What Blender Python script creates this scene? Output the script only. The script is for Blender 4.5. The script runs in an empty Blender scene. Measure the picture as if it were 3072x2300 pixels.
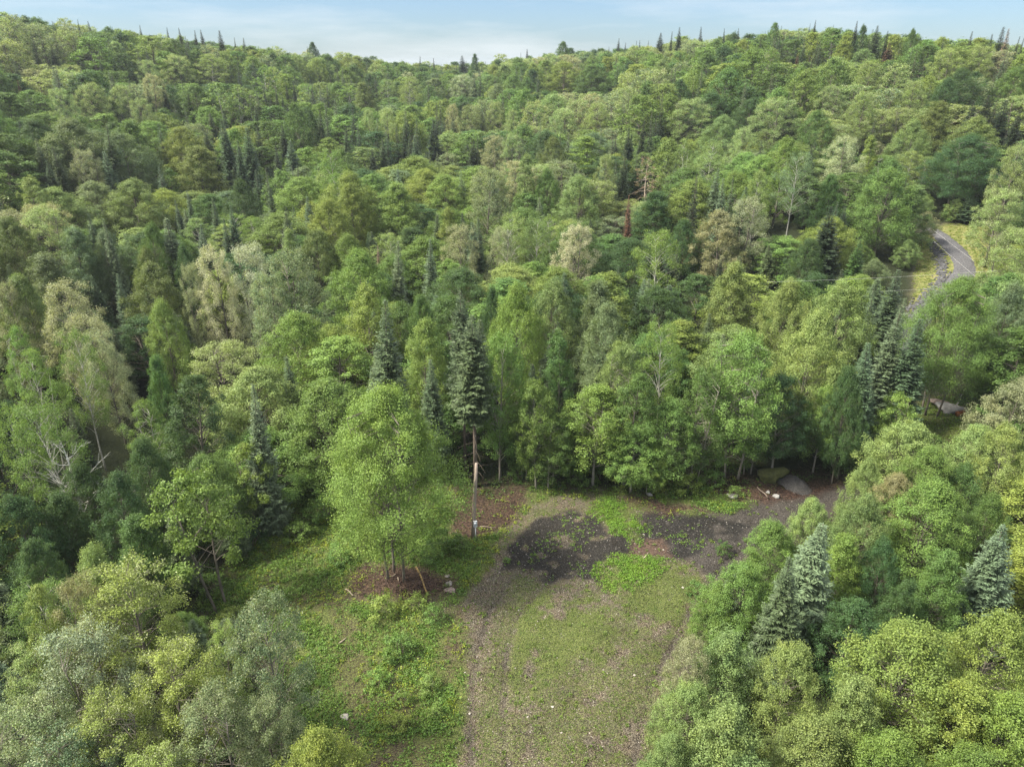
import bpy, math, random
import numpy as np
from mathutils import Vector

# ------------------------------------------------------------------ camera, sky, sun, exposure
sc = bpy.context.scene
COL = sc.collection
R = math.radians
CAM_H, PITCH, FPX = 40.0, 24.0, 2129.0          # focal length in pixels of a 3072 px wide frame
cam = bpy.data.cameras.new('camera'); camo = bpy.data.objects.new('camera', cam); COL.objects.link(camo)
camo.location = (0, 0, CAM_H); camo.rotation_euler = (R(90 - PITCH), 0, 0)
cam.sensor_width = 36.0; cam.lens = 36.0 * FPX / 3072.0
cam.clip_start = 0.5; cam.clip_end = 9000
sc.camera = camo

SUN_EL, SUN_AZ = 50.0, -100.0                     # azimuth from +Y, positive towards +X
world = bpy.data.worlds.new("World"); sc.world = world; world.use_nodes = True
wn = world.node_tree; wn.nodes.clear()
W = wn.nodes.new
out = W('ShaderNodeOutputWorld'); bg = W('ShaderNodeBackground'); sky = W('ShaderNodeTexSky')
sky.sky_type = 'NISHITA'; sky.sun_disc = False
sky.sun_elevation = R(SUN_EL); sky.sun_rotation = R(SUN_AZ); sky.altitude = 300; sky.air_density = 1.0
sky.dust_density = 1.0; sky.ozone_density = 2.0
tc = W('ShaderNodeTexCoord'); mp = W('ShaderNodeMapping'); nz = W('ShaderNodeTexNoise'); cr = W('ShaderNodeValToRGB')
mp.inputs['Scale'].default_value = (1.3, 1.3, 9.0); mp.inputs['Rotation'].default_value = (0.03, -0.05, 0.3)
nz.inputs['Scale'].default_value = 2.3; nz.inputs['Detail'].default_value = 7; nz.inputs['Roughness'].default_value = 0.55
cr.color_ramp.elements[0].position = 0.50; cr.color_ramp.elements[1].position = 0.74
cr.color_ramp.elements[0].color = (0.04, 0.04, 0.04, 1); cr.color_ramp.elements[1].color = (0.55, 0.55, 0.55, 1)
mx = W('ShaderNodeMixRGB'); mx.inputs[2].default_value = (5.3, 5.6, 5.8, 1)
wn.links.new(tc.outputs['Generated'], mp.inputs[0]); wn.links.new(mp.outputs[0], nz.inputs['Vector'])
wn.links.new(nz.outputs['Fac'], cr.inputs[0]); wn.links.new(cr.outputs[0], mx.inputs[0]); 
tn = W('ShaderNodeMixRGB'); tn.blend_type = 'MULTIPLY'; tn.inputs[0].default_value = 1; tn.inputs[2].default_value = (.575, .70, .875, 1)
wn.links.new(sky.outputs[0], tn.inputs[1]); wn.links.new(tn.outputs[0], mx.inputs[1])
# bright white veil added overhead, out of view, thickening upward for soft fill light
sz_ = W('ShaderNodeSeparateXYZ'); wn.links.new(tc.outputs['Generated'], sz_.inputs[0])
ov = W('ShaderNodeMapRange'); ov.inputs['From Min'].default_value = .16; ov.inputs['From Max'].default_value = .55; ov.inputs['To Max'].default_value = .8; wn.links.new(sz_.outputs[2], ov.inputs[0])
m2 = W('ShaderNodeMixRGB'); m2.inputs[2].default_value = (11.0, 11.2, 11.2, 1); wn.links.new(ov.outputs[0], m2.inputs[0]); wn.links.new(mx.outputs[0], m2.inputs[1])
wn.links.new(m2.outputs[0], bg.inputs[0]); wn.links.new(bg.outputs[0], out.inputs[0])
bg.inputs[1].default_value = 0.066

sl = bpy.data.lights.new('sun', 'SUN'); sl.energy = 5.0; sl.angle = R(14); sl.color = (1.0, 0.93, 0.76)
so = bpy.data.objects.new('sun', sl); COL.objects.link(so)
sd = Vector((math.sin(R(SUN_AZ)) * math.cos(R(SUN_EL)), math.cos(R(SUN_AZ)) * math.cos(R(SUN_EL)), math.sin(R(SUN_EL))))
so.rotation_euler = sd.to_track_quat('Z', 'Y').to_euler(); so.location = (-60, -10, 90)
vs = sc.view_settings; vs.view_transform = 'Standard'; vs.look = 'None'; vs.exposure = 1.47; vs.gamma = 1
sc.cycles.max_bounces = 5; sc.cycles.diffuse_bounces = 4; sc.cycles.glossy_bounces = 1; sc.cycles.transmission_bounces = 3
sc.cycles.use_denoising = True; sc.cycles.denoiser = 'OPENIMAGEDENOISE'; sc.cycles.denoising_input_passes = 'RGB_ALBEDO_NORMAL'; sc.cycles.denoising_prefilter = 'NONE'
sc.cycles.volume_bounces = 0

rng = np.random.default_rng(7)
random.seed(7)

# ------------------------------------------------------------------ helpers
def mat(name):
    m = bpy.data.materials.new(name); m.use_nodes = True
    nt = m.node_tree; nt.nodes.clear()
    o = nt.nodes.new('ShaderNodeOutputMaterial')
    return m, nt, o

class NT:
    def __init__(s, nt): s.nt = nt
    def n(s, t, **kw):
        x = s.nt.nodes.new(t)
        for k, v in kw.items(): setattr(x, k, v)
        return x
    def l(s, a, b): s.nt.links.new(a, b)
    def noise(s, vec, scale, detail=4, rough=0.6):
        x = s.n('ShaderNodeTexNoise'); x.inputs['Scale'].default_value = scale
        x.inputs['Detail'].default_value = detail; x.inputs['Roughness'].default_value = rough
        s.l(vec, x.inputs['Vector']); return x.outputs['Fac']
    def ramp(s, fac, stops):
        x = s.n('ShaderNodeValToRGB'); e = x.color_ramp.elements
        while len(e) < len(stops): e.new(0.5)
        for q, (p, c) in zip(e, stops): q.position = p; q.color = (c[0], c[1], c[2], 1) if hasattr(c, '__len__') else (c, c, c, 1)
        s.l(fac, x.inputs[0]); return x.outputs[0]
    def mix(s, fac, a, b, mode='MIX'):
        x = s.n('ShaderNodeMixRGB', blend_type=mode)
        for i, v in ((0, fac), (1, a), (2, b)):
            if isinstance(v, (int, float)): x.inputs[i].default_value = v if i == 0 else (v, v, v, 1)
            elif isinstance(v, tuple): x.inputs[i].default_value = (*v, 1)
            else: s.l(v, x.inputs[i])
        return x.outputs[0]
    def math(s, op, a, b=None, clamp=False):
        x = s.n('ShaderNodeMath', operation=op, use_clamp=clamp)
        for i, v in enumerate((a, b)):
            if v is None: continue
            if isinstance(v, (int, float)): x.inputs[i].default_value = v
            else: s.l(v, x.inputs[i])
        return x.outputs[0]
    def attr(s, name, typ='GEOMETRY'):
        x = s.n('ShaderNodeAttribute'); x.attribute_type = typ; x.attribute_name = name; return x

def leaf_material(name, back, back_mix, transl=0.3, island=0.55, clump=0.45, warm=(1.3, 1.10, 0.75)):
    m, nt, o = mat(name); k = NT(nt)
    a = k.attr('leaf_tint', 'INSTANCER')
    g = k.n('ShaderNodeNewGeometry'); tcn = k.n('ShaderNodeTexCoord')
    v = k.ramp(g.outputs['Random Per Island'], [(0.0, 1 - island), (0.5, 1.0), (1.0, 1 + island)])
    c = k.mix(1.0, a.outputs['Color'], v, 'MULTIPLY')
    n = k.noise(tcn.outputs['Object'], 0.55, 3)
    c2 = k.mix(1.0, c, warm, 'MULTIPLY')
    f = k.ramp(n, [(0.42, 0.0), (0.66, clump)])
    c = k.mix(f, c, c2)
    bm = k.math('MULTIPLY', g.outputs['Backfacing'], back_mix)
    c = k.mix(bm, c, back)
    p = k.n('ShaderNodeBsdfPrincipled'); p.inputs['Roughness'].default_value = 0.55
    p.inputs['Specular IOR Level'].default_value = 0.28
    k.l(c, p.inputs['Base Color'])
    t = k.n('ShaderNodeBsdfTranslucent'); k.l(k.mix(1.0, c, (1.35, 1.4, 0.7), 'MULTIPLY'), t.inputs[0])
    s = k.n('ShaderNodeMixShader'); s.inputs[0].default_value = transl
    k.l(p.outputs[0], s.inputs[1]); k.l(t.outputs[0], s.inputs[2]); k.l(s.outputs[0], o.inputs[0])
    return m

def plain(name, stops, scale=4.0, rough=0.85, detail=6, stretch=(1, 1, 1), bump=0.3, spec=0.2):
    m, nt, o = mat(name); k = NT(nt)
    tcn = k.n('ShaderNodeTexCoord'); mpn = k.n('ShaderNodeMapping'); mpn.inputs['Scale'].default_value = stretch
    k.l(tcn.outputs['Object'], mpn.inputs[0])
    n = k.noise(mpn.outputs[0], scale, detail, 0.65)
    c = k.ramp(n, stops)
    p = k.n('ShaderNodeBsdfPrincipled'); p.inputs['Roughness'].default_value = rough; p.inputs['Specular IOR Level'].default_value = spec
    k.l(c, p.inputs['Base Color'])
    b = k.n('ShaderNodeBump'); b.inputs['Strength'].default_value = bump; b.inputs['Distance'].default_value = 0.05
    k.l(n, b.inputs['Height']); k.l(b.outputs[0], p.inputs['Normal']); k.l(p.outputs[0], o.inputs[0])
    return m

M = {}
M['broad'] = leaf_material('broad_leaves', (0.15, 0.20, 0.09), 0.35, island=0.38)
M['poplar'] = leaf_material('poplar_leaves', (0.44, 0.47, 0.30), 0.55, island=0.7, clump=0.2)
M['aspen'] = leaf_material('aspen_leaves', (0.20, 0.25, 0.12), 0.4, transl=0.38)
M['needle'] = leaf_material('conifer_needles', (0.09, 0.125, 0.085), 0.3, transl=0.08, island=0.4, clump=0.25, warm=(1.2, 1.1, 0.8))
M['weed'] = leaf_material('weed_leaves', (0.15, 0.22, 0.06), 0.3, transl=0.35, island=0.5)
M['bark'] = plain('brown_bark', [(0.3, (0.055, 0.042, 0.034)), (0.7, (0.19, 0.155, 0.13))], 6, stretch=(1, 1, 0.25))
M['greybark'] = plain('grey_bark', [(0.3, (0.055, 0.048, 0.04)), (0.7, (0.17, 0.15, 0.13))], 6, stretch=(1, 1, 0.3))
M['edgebark'] = plain('pale_edge_bark', [(0.3, (0.12, 0.105, 0.09)), (0.7, (0.34, 0.31, 0.27))], 6, stretch=(1, 1, 0.3))
M['brightbark'] = plain('bright_white_bark', [(0.30, (0.16, 0.15, 0.14)), (0.42, (0.5, 0.49, 0.46)), (0.7, (0.7, 0.69, 0.65))], 3, stretch=(1, 1, 2.5))
M['whitebark'] = plain('white_bark', [(0.30, (0.10, 0.09, 0.08)), (0.42, (0.26, 0.25, 0.23)), (0.7, (0.42, 0.41, 0.38))], 3, stretch=(1, 1, 2.5))
M['deadwood'] = plain('dead_wood', [(0.3, (0.16, 0.12, 0.09)), (0.7, (0.42, 0.36, 0.29))], 5, stretch=(1, 1, 0.3))
M['rock'] = plain('grey_rock', [(0.25, (0.12, 0.115, 0.115)), (0.55, (0.24, 0.235, 0.235)), (0.8, (0.36, 0.345, 0.33))], 2.2, bump=0.6)
M['palerock'] = plain('pale_rock', [(0.25, (0.17, 0.155, 0.14)), (0.8, (0.40, 0.37, 0.34))], 2.5, bump=0.5)
M['redrock'] = plain('reddish_rock', [(0.25, (0.15, 0.11, 0.10)), (0.8, (0.33, 0.27, 0.24))], 2.0, bump=0.5)
M['ditchrock'] = plain('ditch_rock', [(0.3, (0.025, 0.025, 0.028)), (0.7, (0.12, 0.12, 0.13))], 1.2, bump=0.5)
M['moss'] = plain('mossy_rock', [(0.3, (0.035, 0.04, 0.018)), (0.6, (0.085, 0.09, 0.03)), (0.8, (0.12, 0.11, 0.05))], 3.0, bump=0.7)
M['polewood'] = plain('weathered_pole', [(0.3, (0.17, 0.135, 0.11)), (0.7, (0.33, 0.275, 0.235))], 8, stretch=(3, 3, 0.15))
M['metal'] = plain('grey_metal', [(0.3, (0.32, 0.34, 0.37)), (0.7, (0.5, 0.52, 0.55))], 3, rough=0.45, spec=0.5, bump=0.05)
M['glass'] = plain('meter_glass', [(0.3, (0.5, 0.55, 0.62)), (0.7, (0.72, 0.75, 0.8))], 3, rough=0.2, spec=0.6, bump=0)
M['wire'] = plain('pale_wire', [(0.3, (0.45, 0.44, 0.42)), (0.7, (0.6, 0.6, 0.58))], 3, rough=0.5, bump=0)
M['yellowlog'] = plain('peeled_log', [(0.3, (0.12, 0.07, 0.04)), (0.6, (0.30, 0.22, 0.09)), (0.8, (0.36, 0.30, 0.15))], 3, stretch=(3, 3, 0.4))
M['rust'] = plain('rusty_steel', [(0.3, (0.13, 0.05, 0.03)), (0.7, (0.34, 0.13, 0.05))], 5, bump=0.2)
M['shingle'] = plain('tan_shingles', [(0.3, (0.25, 0.21, 0.17)), (0.7, (0.42, 0.37, 0.31))], 9, bump=0.3)
M['siding'] = plain('brown_siding', [(0.3, (0.12, 0.085, 0.06)), (0.7, (0.2, 0.15, 0.11))], 4, stretch=(1, 1, 6))
M['window'] = plain('window_pane', [(0.3, (0.03, 0.035, 0.04)), (0.7, (0.05, 0.06, 0.07))], 2, rough=0.12, spec=0.6, bump=0)
M['heap'] = plain('grey_gravel_heap', [(0.3, (0.015, 0.014, 0.014)), (0.5, (0.045, 0.042, 0.042)), (0.66, (0.11, 0.105, 0.10))], 14, detail=8, bump=0.8)
M['twig'] = plain('twigs', [(0.3, (0.035, 0.022, 0.018)), (0.7, (0.17, 0.115, 0.09))], 3)
M['bushstem'] = M['bark']

def mesh_quads(name, V, mats, midx=None):
    """V: (n,4,3) quads."""
    n = len(V); me = bpy.data.meshes.new(name)
    me.vertices.add(n * 4); me.vertices.foreach_set('co', np.ascontiguousarray(V, dtype=np.float32).ravel())
    me.loops.add(n * 4); me.loops.foreach_set('vertex_index', np.arange(n * 4, dtype=np.int32))
    me.polygons.add(n); me.polygons.foreach_set('loop_start', np.arange(0, n * 4, 4, dtype=np.int32))
    if midx is not None: me.polygons.foreach_set('material_index', np.asarray(midx, dtype=np.int32))
    for m in mats: me.materials.append(m)
    me.update(); return me

def mesh_vf(name, V, F, mats, smooth=True, midx=None):
    me = bpy.data.meshes.new(name); me.from_pydata([tuple(map(float, v)) for v in V], [], [tuple(int(i) for i in f) for f in F])
    for m in mats: me.materials.append(m)
    if midx is not None: me.polygons.foreach_set('material_index', midx)
    if smooth: me.polygons.foreach_set('use_smooth', [True] * len(F))
    me.update(); return me

class Tubes:
    """collects tapered tubes through point lists"""
    def __init__(s): s.V = []; s.F = []
    def add(s, pts, rads, n=6, cap=True):
        pts = [Vector(p) for p in pts]; base = len(s.V)
        for i, p in enumerate(pts):
            d = (pts[min(i + 1, len(pts) - 1)] - pts[max(i - 1, 0)]); d = d.normalized() if d.length > 1e-6 else Vector((0, 0, 1))
            a = d.cross(Vector((0, 0, 1)) if abs(d.z) < 0.9 else Vector((1, 0, 0))).normalized(); b = d.cross(a)
            for j in range(n):
                t = 2 * math.pi * j / n; s.V.append(p + (a * math.cos(t) + b * math.sin(t)) * rads[i])
        for i in range(len(pts) - 1):
            for j in range(n):
                q = (j + 1) % n
                s.F.append((base + i * n + j, base + i * n + q, base + (i + 1) * n + q, base + (i + 1) * n + j))
        if cap:
            s.F.append(tuple(base + (len(pts) - 1) * n + j for j in range(n))); s.F.append(tuple(base + j for j in reversed(range(n))))
    def mesh(s, name, m): return mesh_vf(name, s.V, s.F, [m])

def link(name, me, parent=None):
    o = bpy.data.objects.new(name, me); COL.objects.link(o)
    if parent is not None: o.parent = parent
    return o
def tag(o, label=None, cat=None, group=None, kind=None):
    if label: o['label'] = label
    if cat: o['category'] = cat
    if group: o['group'] = group
    if kind: o['kind'] = kind
    return o
def empty(name, loc, rz=0):
    o = bpy.data.objects.new(name, None); COL.objects.link(o); o.location = loc; o.rotation_euler = (0, 0, rz)
    o.empty_display_size = 0.2; return o

# ------------------------------------------------------------------ terrain
CP, SP = math.cos(R(PITCH)), math.sin(R(PITCH))
def raydir(px, py):
    dx = (px - 1536) / FPX; dy = (1150 - py) / FPX
    return np.array([dx, CP + dy * SP, dy * CP - SP])
def project(x, y, z):
    d = z - CAM_H; f = y * CP - d * SP; u = y * SP + d * CP
    return 1536 + FPX * x / f, 1150 - FPX * u / f, f

SKY = [(-300, 30), (0, 36), (150, 58), (300, 78), (450, 98), (600, 118), (750, 138), (900, 158), (1050, 166), (1200, 184), (1300, 192),
       (1400, 188), (1550, 168), (1700, 148), (1850, 142), (2000, 122), (2150, 106), (2300, 88), (2450, 80), (2600, 85), (2750, 106), (2900, 117), (3072, 122), (3400, 125)]
_az, _rr, _zr = [], [], []
for px, py in SKY:
    d = raydir(px, py); az = math.degrees(math.atan2(d[0], d[1]))
    rr = float(np.interp(az, [-40, -20, -6, 6, 20, 40], [320, 350, 430, 400, 300, 270]))
    _az.append(az); _rr.append(rr); _zr.append(40 + rr * d[2] / math.hypot(d[0], d[1]) - 13.2)
_az = [-110] + [-60] + _az + [60, 110]; _rr = [330, 320] + _rr + [280, 300]; _zr = [5, 40] + _zr + [32, 5]
_az = np.array(_az); _rr = np.array(_rr); _zr = np.array(_zr)
def sstep(a, b, t): t = np.clip((t - a) / (b - a), 0, 1); return t * t * (3 - 2 * t)
RUTS = []
def RUT(x, y):
    v = np.zeros(np.shape(x))
    for P, w in RUTS:
        m_ = (x > P[:, 0].min() - 1) & (x < P[:, 0].max() + 1) & (y > P[:, 1].min() - 1) & (y < P[:, 1].max() + 1)
        if not np.any(m_): continue
        d = seg_dist(P, x[m_] if np.ndim(x) else x, y[m_] if np.ndim(y) else y)
        e = np.exp(-(d / w) ** 2)
        if np.ndim(x): v[m_] = np.maximum(v[m_], e)
        else: v = np.maximum(v, e)
    return v
def ground(x, y):
    x = np.asarray(x, float); y = np.asarray(y, float)
    r = np.hypot(x, y); az = np.degrees(np.arctan2(x, y))
    rr = np.interp(az, _az, _rr); zr = np.interp(az, _az, _zr)
    r0 = 72.0
    t = (r - r0) / (rr - r0); s = np.where(t < 1, np.clip(t, 0, 1) ** 1.25, 1.0)
    s = s * (1 - 0.75 * sstep(1.0, 3.2, t))
    z = zr * s
    hill = sstep(85, 160, r)
    z = z + hill * (1.6 * np.sin(x * .043 + 1.3) * np.cos(y * .037) + 1.1 * np.sin(x * .081 - y * .066) )
    near = 1 - sstep(80, 120, r)
    z = z - near * RUT(x, y) * .10
    z = z + near * (0.10 * np.sin(x * .55 + .4 * y) + 0.07 * np.sin(x * 1.3 - y * .9) + 0.06 * np.cos(y * 1.7 + x * .6))
    z = z + near * 1.1 * sstep(0, 2.6, y - (65.6 + 1.2 * np.sin(x * .3) + 0.05 * x)) * sstep(-6, 0, x)      # cut bank behind the yard
    z = z - near * 1.3 * sstep(7, 24, -x) * sstep(20, 30, y)                                                # falls away on the left
    return z
def gz(x, y): return float(ground(x, y))
def hit(px, py, h=0.0, smax=900.0):
    """where the view ray of a photo pixel comes down to h above the ground"""
    d = raydir(px, py); hz = math.hypot(d[0], d[1]); s = np.arange(18.0, smax, 0.5) / hz
    x, y, z = s * d[0], s * d[1], CAM_H + s * d[2]
    gap = z - ground(x, y) - h; neg = np.nonzero(gap <= 0)[0]
    i = neg[0] if len(neg) else int(np.argmin(gap))
    return float(x[i]), float(y[i]), float(z[i] - ground(x[i], y[i]))

def poly_world(pts):
    return np.array([hit(px, py)[:2] for px, py in pts])
def inside(P, x, y):
    x = np.asarray(x); y = np.asarray(y); c = np.zeros(x.shape, bool); n = len(P)
    for i in range(n):
        x1, y1 = P[i]; x2, y2 = P[(i + 1) % n]
        if y1 == y2: continue
        m = ((y1 > y) != (y2 > y)) & (x < (x2 - x1) * (y - y1) / (y2 - y1) + x1); c ^= m
    return c
def seg_dist(P, x, y):
    d = np.full(np.shape(x), 1e9)
    for (x1, y1), (x2, y2) in zip(P[:-1], P[1:]):
        l2 = (x2 - x1) ** 2 + (y2 - y1) ** 2 + 1e-9
        t = np.clip(((x - x1) * (x2 - x1) + (y - y1) * (y2 - y1)) / l2, 0, 1)
        d = np.minimum(d, np.hypot(x - x1 - t * (x2 - x1), y - y1 - t * (y2 - y1)))
    return d
def poly_soft(P, x, y, soft):
    d = seg_dist(np.vstack([P, P[:1]]), x, y); s = np.where(inside(P, x, y), d, -d)
    return np.clip(0.5 + s / (2 * soft), 0, 1)

RUTS += [(poly_world(q), w) for q, w in (([(1420, 2400), (1415, 2150), (1432, 1980), (1465, 1850), (1530, 1740), (1640, 1660), (1800, 1610), (2000, 1590), (2250, 1540), (2420, 1480)], .28),
    ([(1530, 2400), (1510, 2150), (1520, 1980), (1550, 1860), (1610, 1780), (1700, 1720), (1850, 1660), (2020, 1630), (2280, 1575), (2450, 1510)], .28),
    ([(1900, 2300), (1960, 2050), (2050, 1880), (2110, 1780), (2180, 1690), (2300, 1600)], .3), ([(1990, 2200), (2040, 2050), (2110, 1900), (2160, 1800), (2240, 1710)], .3))]
CLEAR = poly_world([(840, 2420), (880, 2050), (640, 1860), (740, 1640), (880, 1500), (1050, 1450), (1380, 1440), (1460, 1470), (1600, 1450), (1950, 1480),
                    (2100, 1450), (2560, 1425), (2580, 1490), (2330, 1640), (2100, 1760), (2080, 1900), (2000, 2000), (1960, 2150), (1900, 2420)])
ROAD = poly_world([(2620, 700), (2720, 690), (2795, 693), (2850, 735), (2885, 775), (2893, 815), (2862, 860), (2810, 915), (2745, 975), (2700, 1060), (2720, 1150)])
TRACK = poly_world([(2790, 1160), (2850, 1300), (2700, 1400), (2520, 1470), (2400, 1520), (2200, 1590), (2050, 1620)])
DITCH = poly_world([(2792, 728), (2808, 752), (2824, 792), (2822, 838), (2796, 876), (2768, 906), (2738, 935), (2725, 955)])
GRASSR = poly_world([(2770, 690), (2850, 672), (2990, 672), (3010, 740), (2990, 810), (2935, 860), (2830, 960), (2740, 1000), (2715, 960), (2738, 880), (2745, 800), (2762, 730)])
GRASSB = poly_world([(2690, 1270), (2790, 1195), (2850, 1190), (2935, 1270), (2900, 1330), (2800, 1330)])

def grow(a, b, s0, s1, g=1.13, far=3500):
    core = list(np.arange(a, b, s0)); lo = [a]; st = s0
    while lo[-1] > -far: st *= g; lo.append(lo[-1] - st)
    return core, lo[:0:-1], s1, g, far
def axis(spans, far=3500, g=1.15):
    c = []
    for a, b, s in spans: c += list(np.arange(a, b - 1e-6, s))
    hi = [spans[-1][1]]; st = spans[-1][2]
    while hi[-1] < far: hi.append(hi[-1] + st); st *= g
    lo = [c[0] - spans[0][2]]; st = spans[0][2]
    while lo[-1] > -far: lo.append(lo[-1] - st); st *= g
    return np.array(lo[::-1] + c + hi)
X = axis([(-34, 46, 0.22), (46, 118, 0.75)]); Y = axis([(20, 74, 0.22), (74, 158, 0.75)])
GX, GY = np.meshgrid(X, Y); gx, gy = GX.ravel(), GY.ravel(); gzz = ground(gx, gy)

def vnoise(x, y, s, seed=0):
    """value noise in 0..1"""
    r = np.random.default_rng(seed); T = r.random((256, 256)); x = x / s; y = y / s
    xi = np.floor(x).astype(int); yi = np.floor(y).astype(int); fx = x - xi; fy = y - yi
    fx = fx * fx * (3 - 2 * fx); fy = fy * fy * (3 - 2 * fy)
    a = T[xi % 256, yi % 256]; b = T[(xi + 1) % 256, yi % 256]; c = T[xi % 256, (yi + 1) % 256]; d = T[(xi + 1) % 256, (yi + 1) % 256]
    return (a * (1 - fx) + b * fx) * (1 - fy) + (c * (1 - fx) + d * fx) * fy
def fbm(x, y, s, seed=0): return (vnoise(x, y, s, seed) * .5 + vnoise(x, y, s / 2.1, seed + 1) * .3 + vnoise(x, y, s / 4.3, seed + 2) * .2)

P_ = {
 'yard': [(1360, 2420), (1370, 2150), (1400, 1960), (1385, 1830), (1440, 1720), (1520, 1600), (1620, 1500), (1900, 1500), (2060, 1560), (2200, 1540), (2330, 1470), (2560, 1440),
          (2640, 1480), (2330, 1650), (2180, 1760), (2200, 1900), (2150, 2100), (2150, 2420)],
 'ash': [(1530, 1640), (1600, 1570), (1680, 1550), (1720, 1520), (1790, 1550), (1830, 1610), (1890, 1600), (1905, 1550), (2020, 1540), (2170, 1560), (2260, 1580), (2190, 1640), (2100, 1670), (1990, 1680), (1900, 1700), (1850, 1690), (1800, 1720), (1790, 1765), (1720, 1740), (1640, 1745), (1560, 1715), (1500, 1730)],
 'wet': [(1900, 1555), (2060, 1545), (2140, 1535), (2260, 1500), (2330, 1460), (2560, 1440), (2640, 1480), (2330, 1640), (2150, 1760), (2060, 1690), (2000, 1660)],
 'track': [(1490, 1650), (1560, 1650), (1530, 1760), (1500, 1850), (1450, 1960), (1430, 2080), (1420, 2200), (1430, 2420), (1340, 2420), (1350, 2150), (1375, 1980), (1370, 1850), (1430, 1740)],
 'soil1': [(1030, 1740), (1110, 1690), (1180, 1700), (1300, 1715), (1370, 1740), (1370, 1790), (1280, 1800), (1230, 1810), (1120, 1800), (1030, 1790)],
 'soil2': [(1330, 1560), (1390, 1440), (1540, 1430), (1600, 1470), (1560, 1560), (1500, 1600), (1390, 1625), (1330, 1600)],
 'soil3': [(2120, 1450), (2160, 1420), (2420, 1400), (2560, 1400), (2520, 1460), (2400, 1500), (2300, 1520), (2180, 1510)],
 'soil4': [(850, 1800), (1000, 1760), (1010, 1830), (860, 1850)],
 'soil5': [(1860, 1505), (1900, 1490), (2110, 1520), (2140, 1545), (2000, 1550), (1880, 1530)],
 'soil6': [(960, 1810), (1040, 1800), (1130, 1980), (1130, 2150), (1060, 2200), (1010, 2060), (1000, 1900)],
 'soil7': [(1080, 2060), (1250, 2050), (1270, 2150), (1180, 2190), (1090, 2150)],
 'soil8': [(1330, 1900), (1385, 1830), (1395, 2000), (1340, 2090), (1300, 2000)],
 'soil9': [(1130, 2220), (1330, 2210), (1340, 2400), (1130, 2400)],
 'rock1': [(1885, 1620), (2000, 1620), (2010, 1680), (1900, 1690)],
 'lush1': [(1800, 1690), (1850, 1680), (1980, 1680), (1990, 1710), (1900, 1760), (1830, 1775), (1795, 1740)],
 'lush2': [(1790, 1500), (1860, 1510), (1930, 1570), (1920, 1610), (1880, 1620), (1820, 1580), (1790, 1540)],
 'lush3': [(850, 1500), (1000, 1450), (1150, 1560), (1110, 1680), (980, 1760), (860, 1720), (800, 1600)],
 'lush4': [(1190, 1600), (1400, 1620), (1470, 1660), (1400, 1750), (1330, 1740), (1250, 1690), (1190, 1680)],
 'grassy': [(1560, 1780), (1800, 1760), (2060, 1680), (2160, 1700), (2080, 1900), (2000, 2050), (1750, 2000), (1600, 2120), (1500, 2080), (1490, 1930)],
}
P_ = {k: poly_world(v) for k, v in P_.items()}
wx = gx + 1.6 * (fbm(gx, gy, 3.0, 11) - .5) + .5 * (vnoise(gx, gy, .7, 12) - .5)
wy = gy + 1.6 * (fbm(gx, gy, 3.0, 21) - .5) + .5 * (vnoise(gx, gy, .7, 22) - .5)
fineN = fbm(gx, gy, 1.3, 31); midN = fbm(gx, gy, 4.5, 41)
yard = poly_soft(P_['yard'], wx, wy, .8)
ash = poly_soft(P_['ash'], wx, wy, .5) * np.clip((fineN - .22) * 5, 0, 1)
wet = poly_soft(P_['wet'], wx, wy, .8)
track = poly_soft(P_['track'], wx, wy, .7)
soil = np.zeros_like(gx)
for q in ('soil1', 'soil2', 'soil3', 'soil4', 'soil5', 'soil6', 'soil7', 'soil8', 'soil9'):
    soil = np.maximum(soil, poly_soft(P_[q], wx, wy, .6) * (1.0 if q in ('soil1', 'soil2', 'soil3', 'soil5') else .6))
redrock = poly_soft(P_['rock1'], wx, wy, .3)
lush = np.maximum.reduce([poly_soft(P_[q], wx, wy, .9) for q in ('lush1', 'lush2', 'lush3', 'lush4')])
clear = poly_soft(CLEAR, wx, wy, 2.0)
grassy = poly_soft(P_['grassy'], wx, wy, 1.5); rut = RUT(gx, gy) * np.clip(fbm(gx, gy, 2.5, 131) * 2.2 - .4, 0, 1)
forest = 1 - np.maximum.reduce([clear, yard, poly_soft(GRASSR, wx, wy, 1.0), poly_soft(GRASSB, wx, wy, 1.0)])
green = np.clip(clear * (1 - yard) * (0.42 + 1.1 * np.clip((midN - .28) * 2.6, 0, 1)), 0, 1) * (1 - .8 * soil)
green = np.maximum(green, lush * np.clip((fineN - .2) * 4, 0, 1))
green = np.maximum(green, yard * grassy * (1 - track) * np.clip((fineN * .6 + midN * .6 - .44) * 4.5, .12, .74) * (1 - ash) * (1 - wet))
green = np.maximum(green, yard * (1 - .6 * track) * (1 - wet) * (1 - ash) * .44 * np.clip((fineN - .22) * 4, .3, 1))
green = np.maximum(green, poly_soft(GRASSR, wx, wy, .8) * .75)
green = np.maximum(green, poly_soft(GRASSB, wx, wy, .8) * .9)
green = green * (1 - .75 * rut); wet = np.maximum(wet, .6 * rut * yard)
nx, ny = len(X), len(Y)
me = bpy.data.meshes.new('ground')
me.vertices.add(nx * ny); me.vertices.foreach_set('co', np.stack([gx, gy, gzz], 1).astype(np.float32).ravel())
i = np.arange(nx * ny).reshape(ny, nx); Q = np.stack([i[:-1, :-1], i[:-1, 1:], i[1:, 1:], i[1:, :-1]], -1).reshape(-1, 4)
me.loops.add(Q.size); me.loops.foreach_set('vertex_index', Q.astype(np.int32).ravel())
me.polygons.add(len(Q)); me.polygons.foreach_set('loop_start', np.arange(0, Q.size, 4, dtype=np.int32))
me.polygons.foreach_set('use_smooth', np.ones(len(Q), bool))
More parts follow.
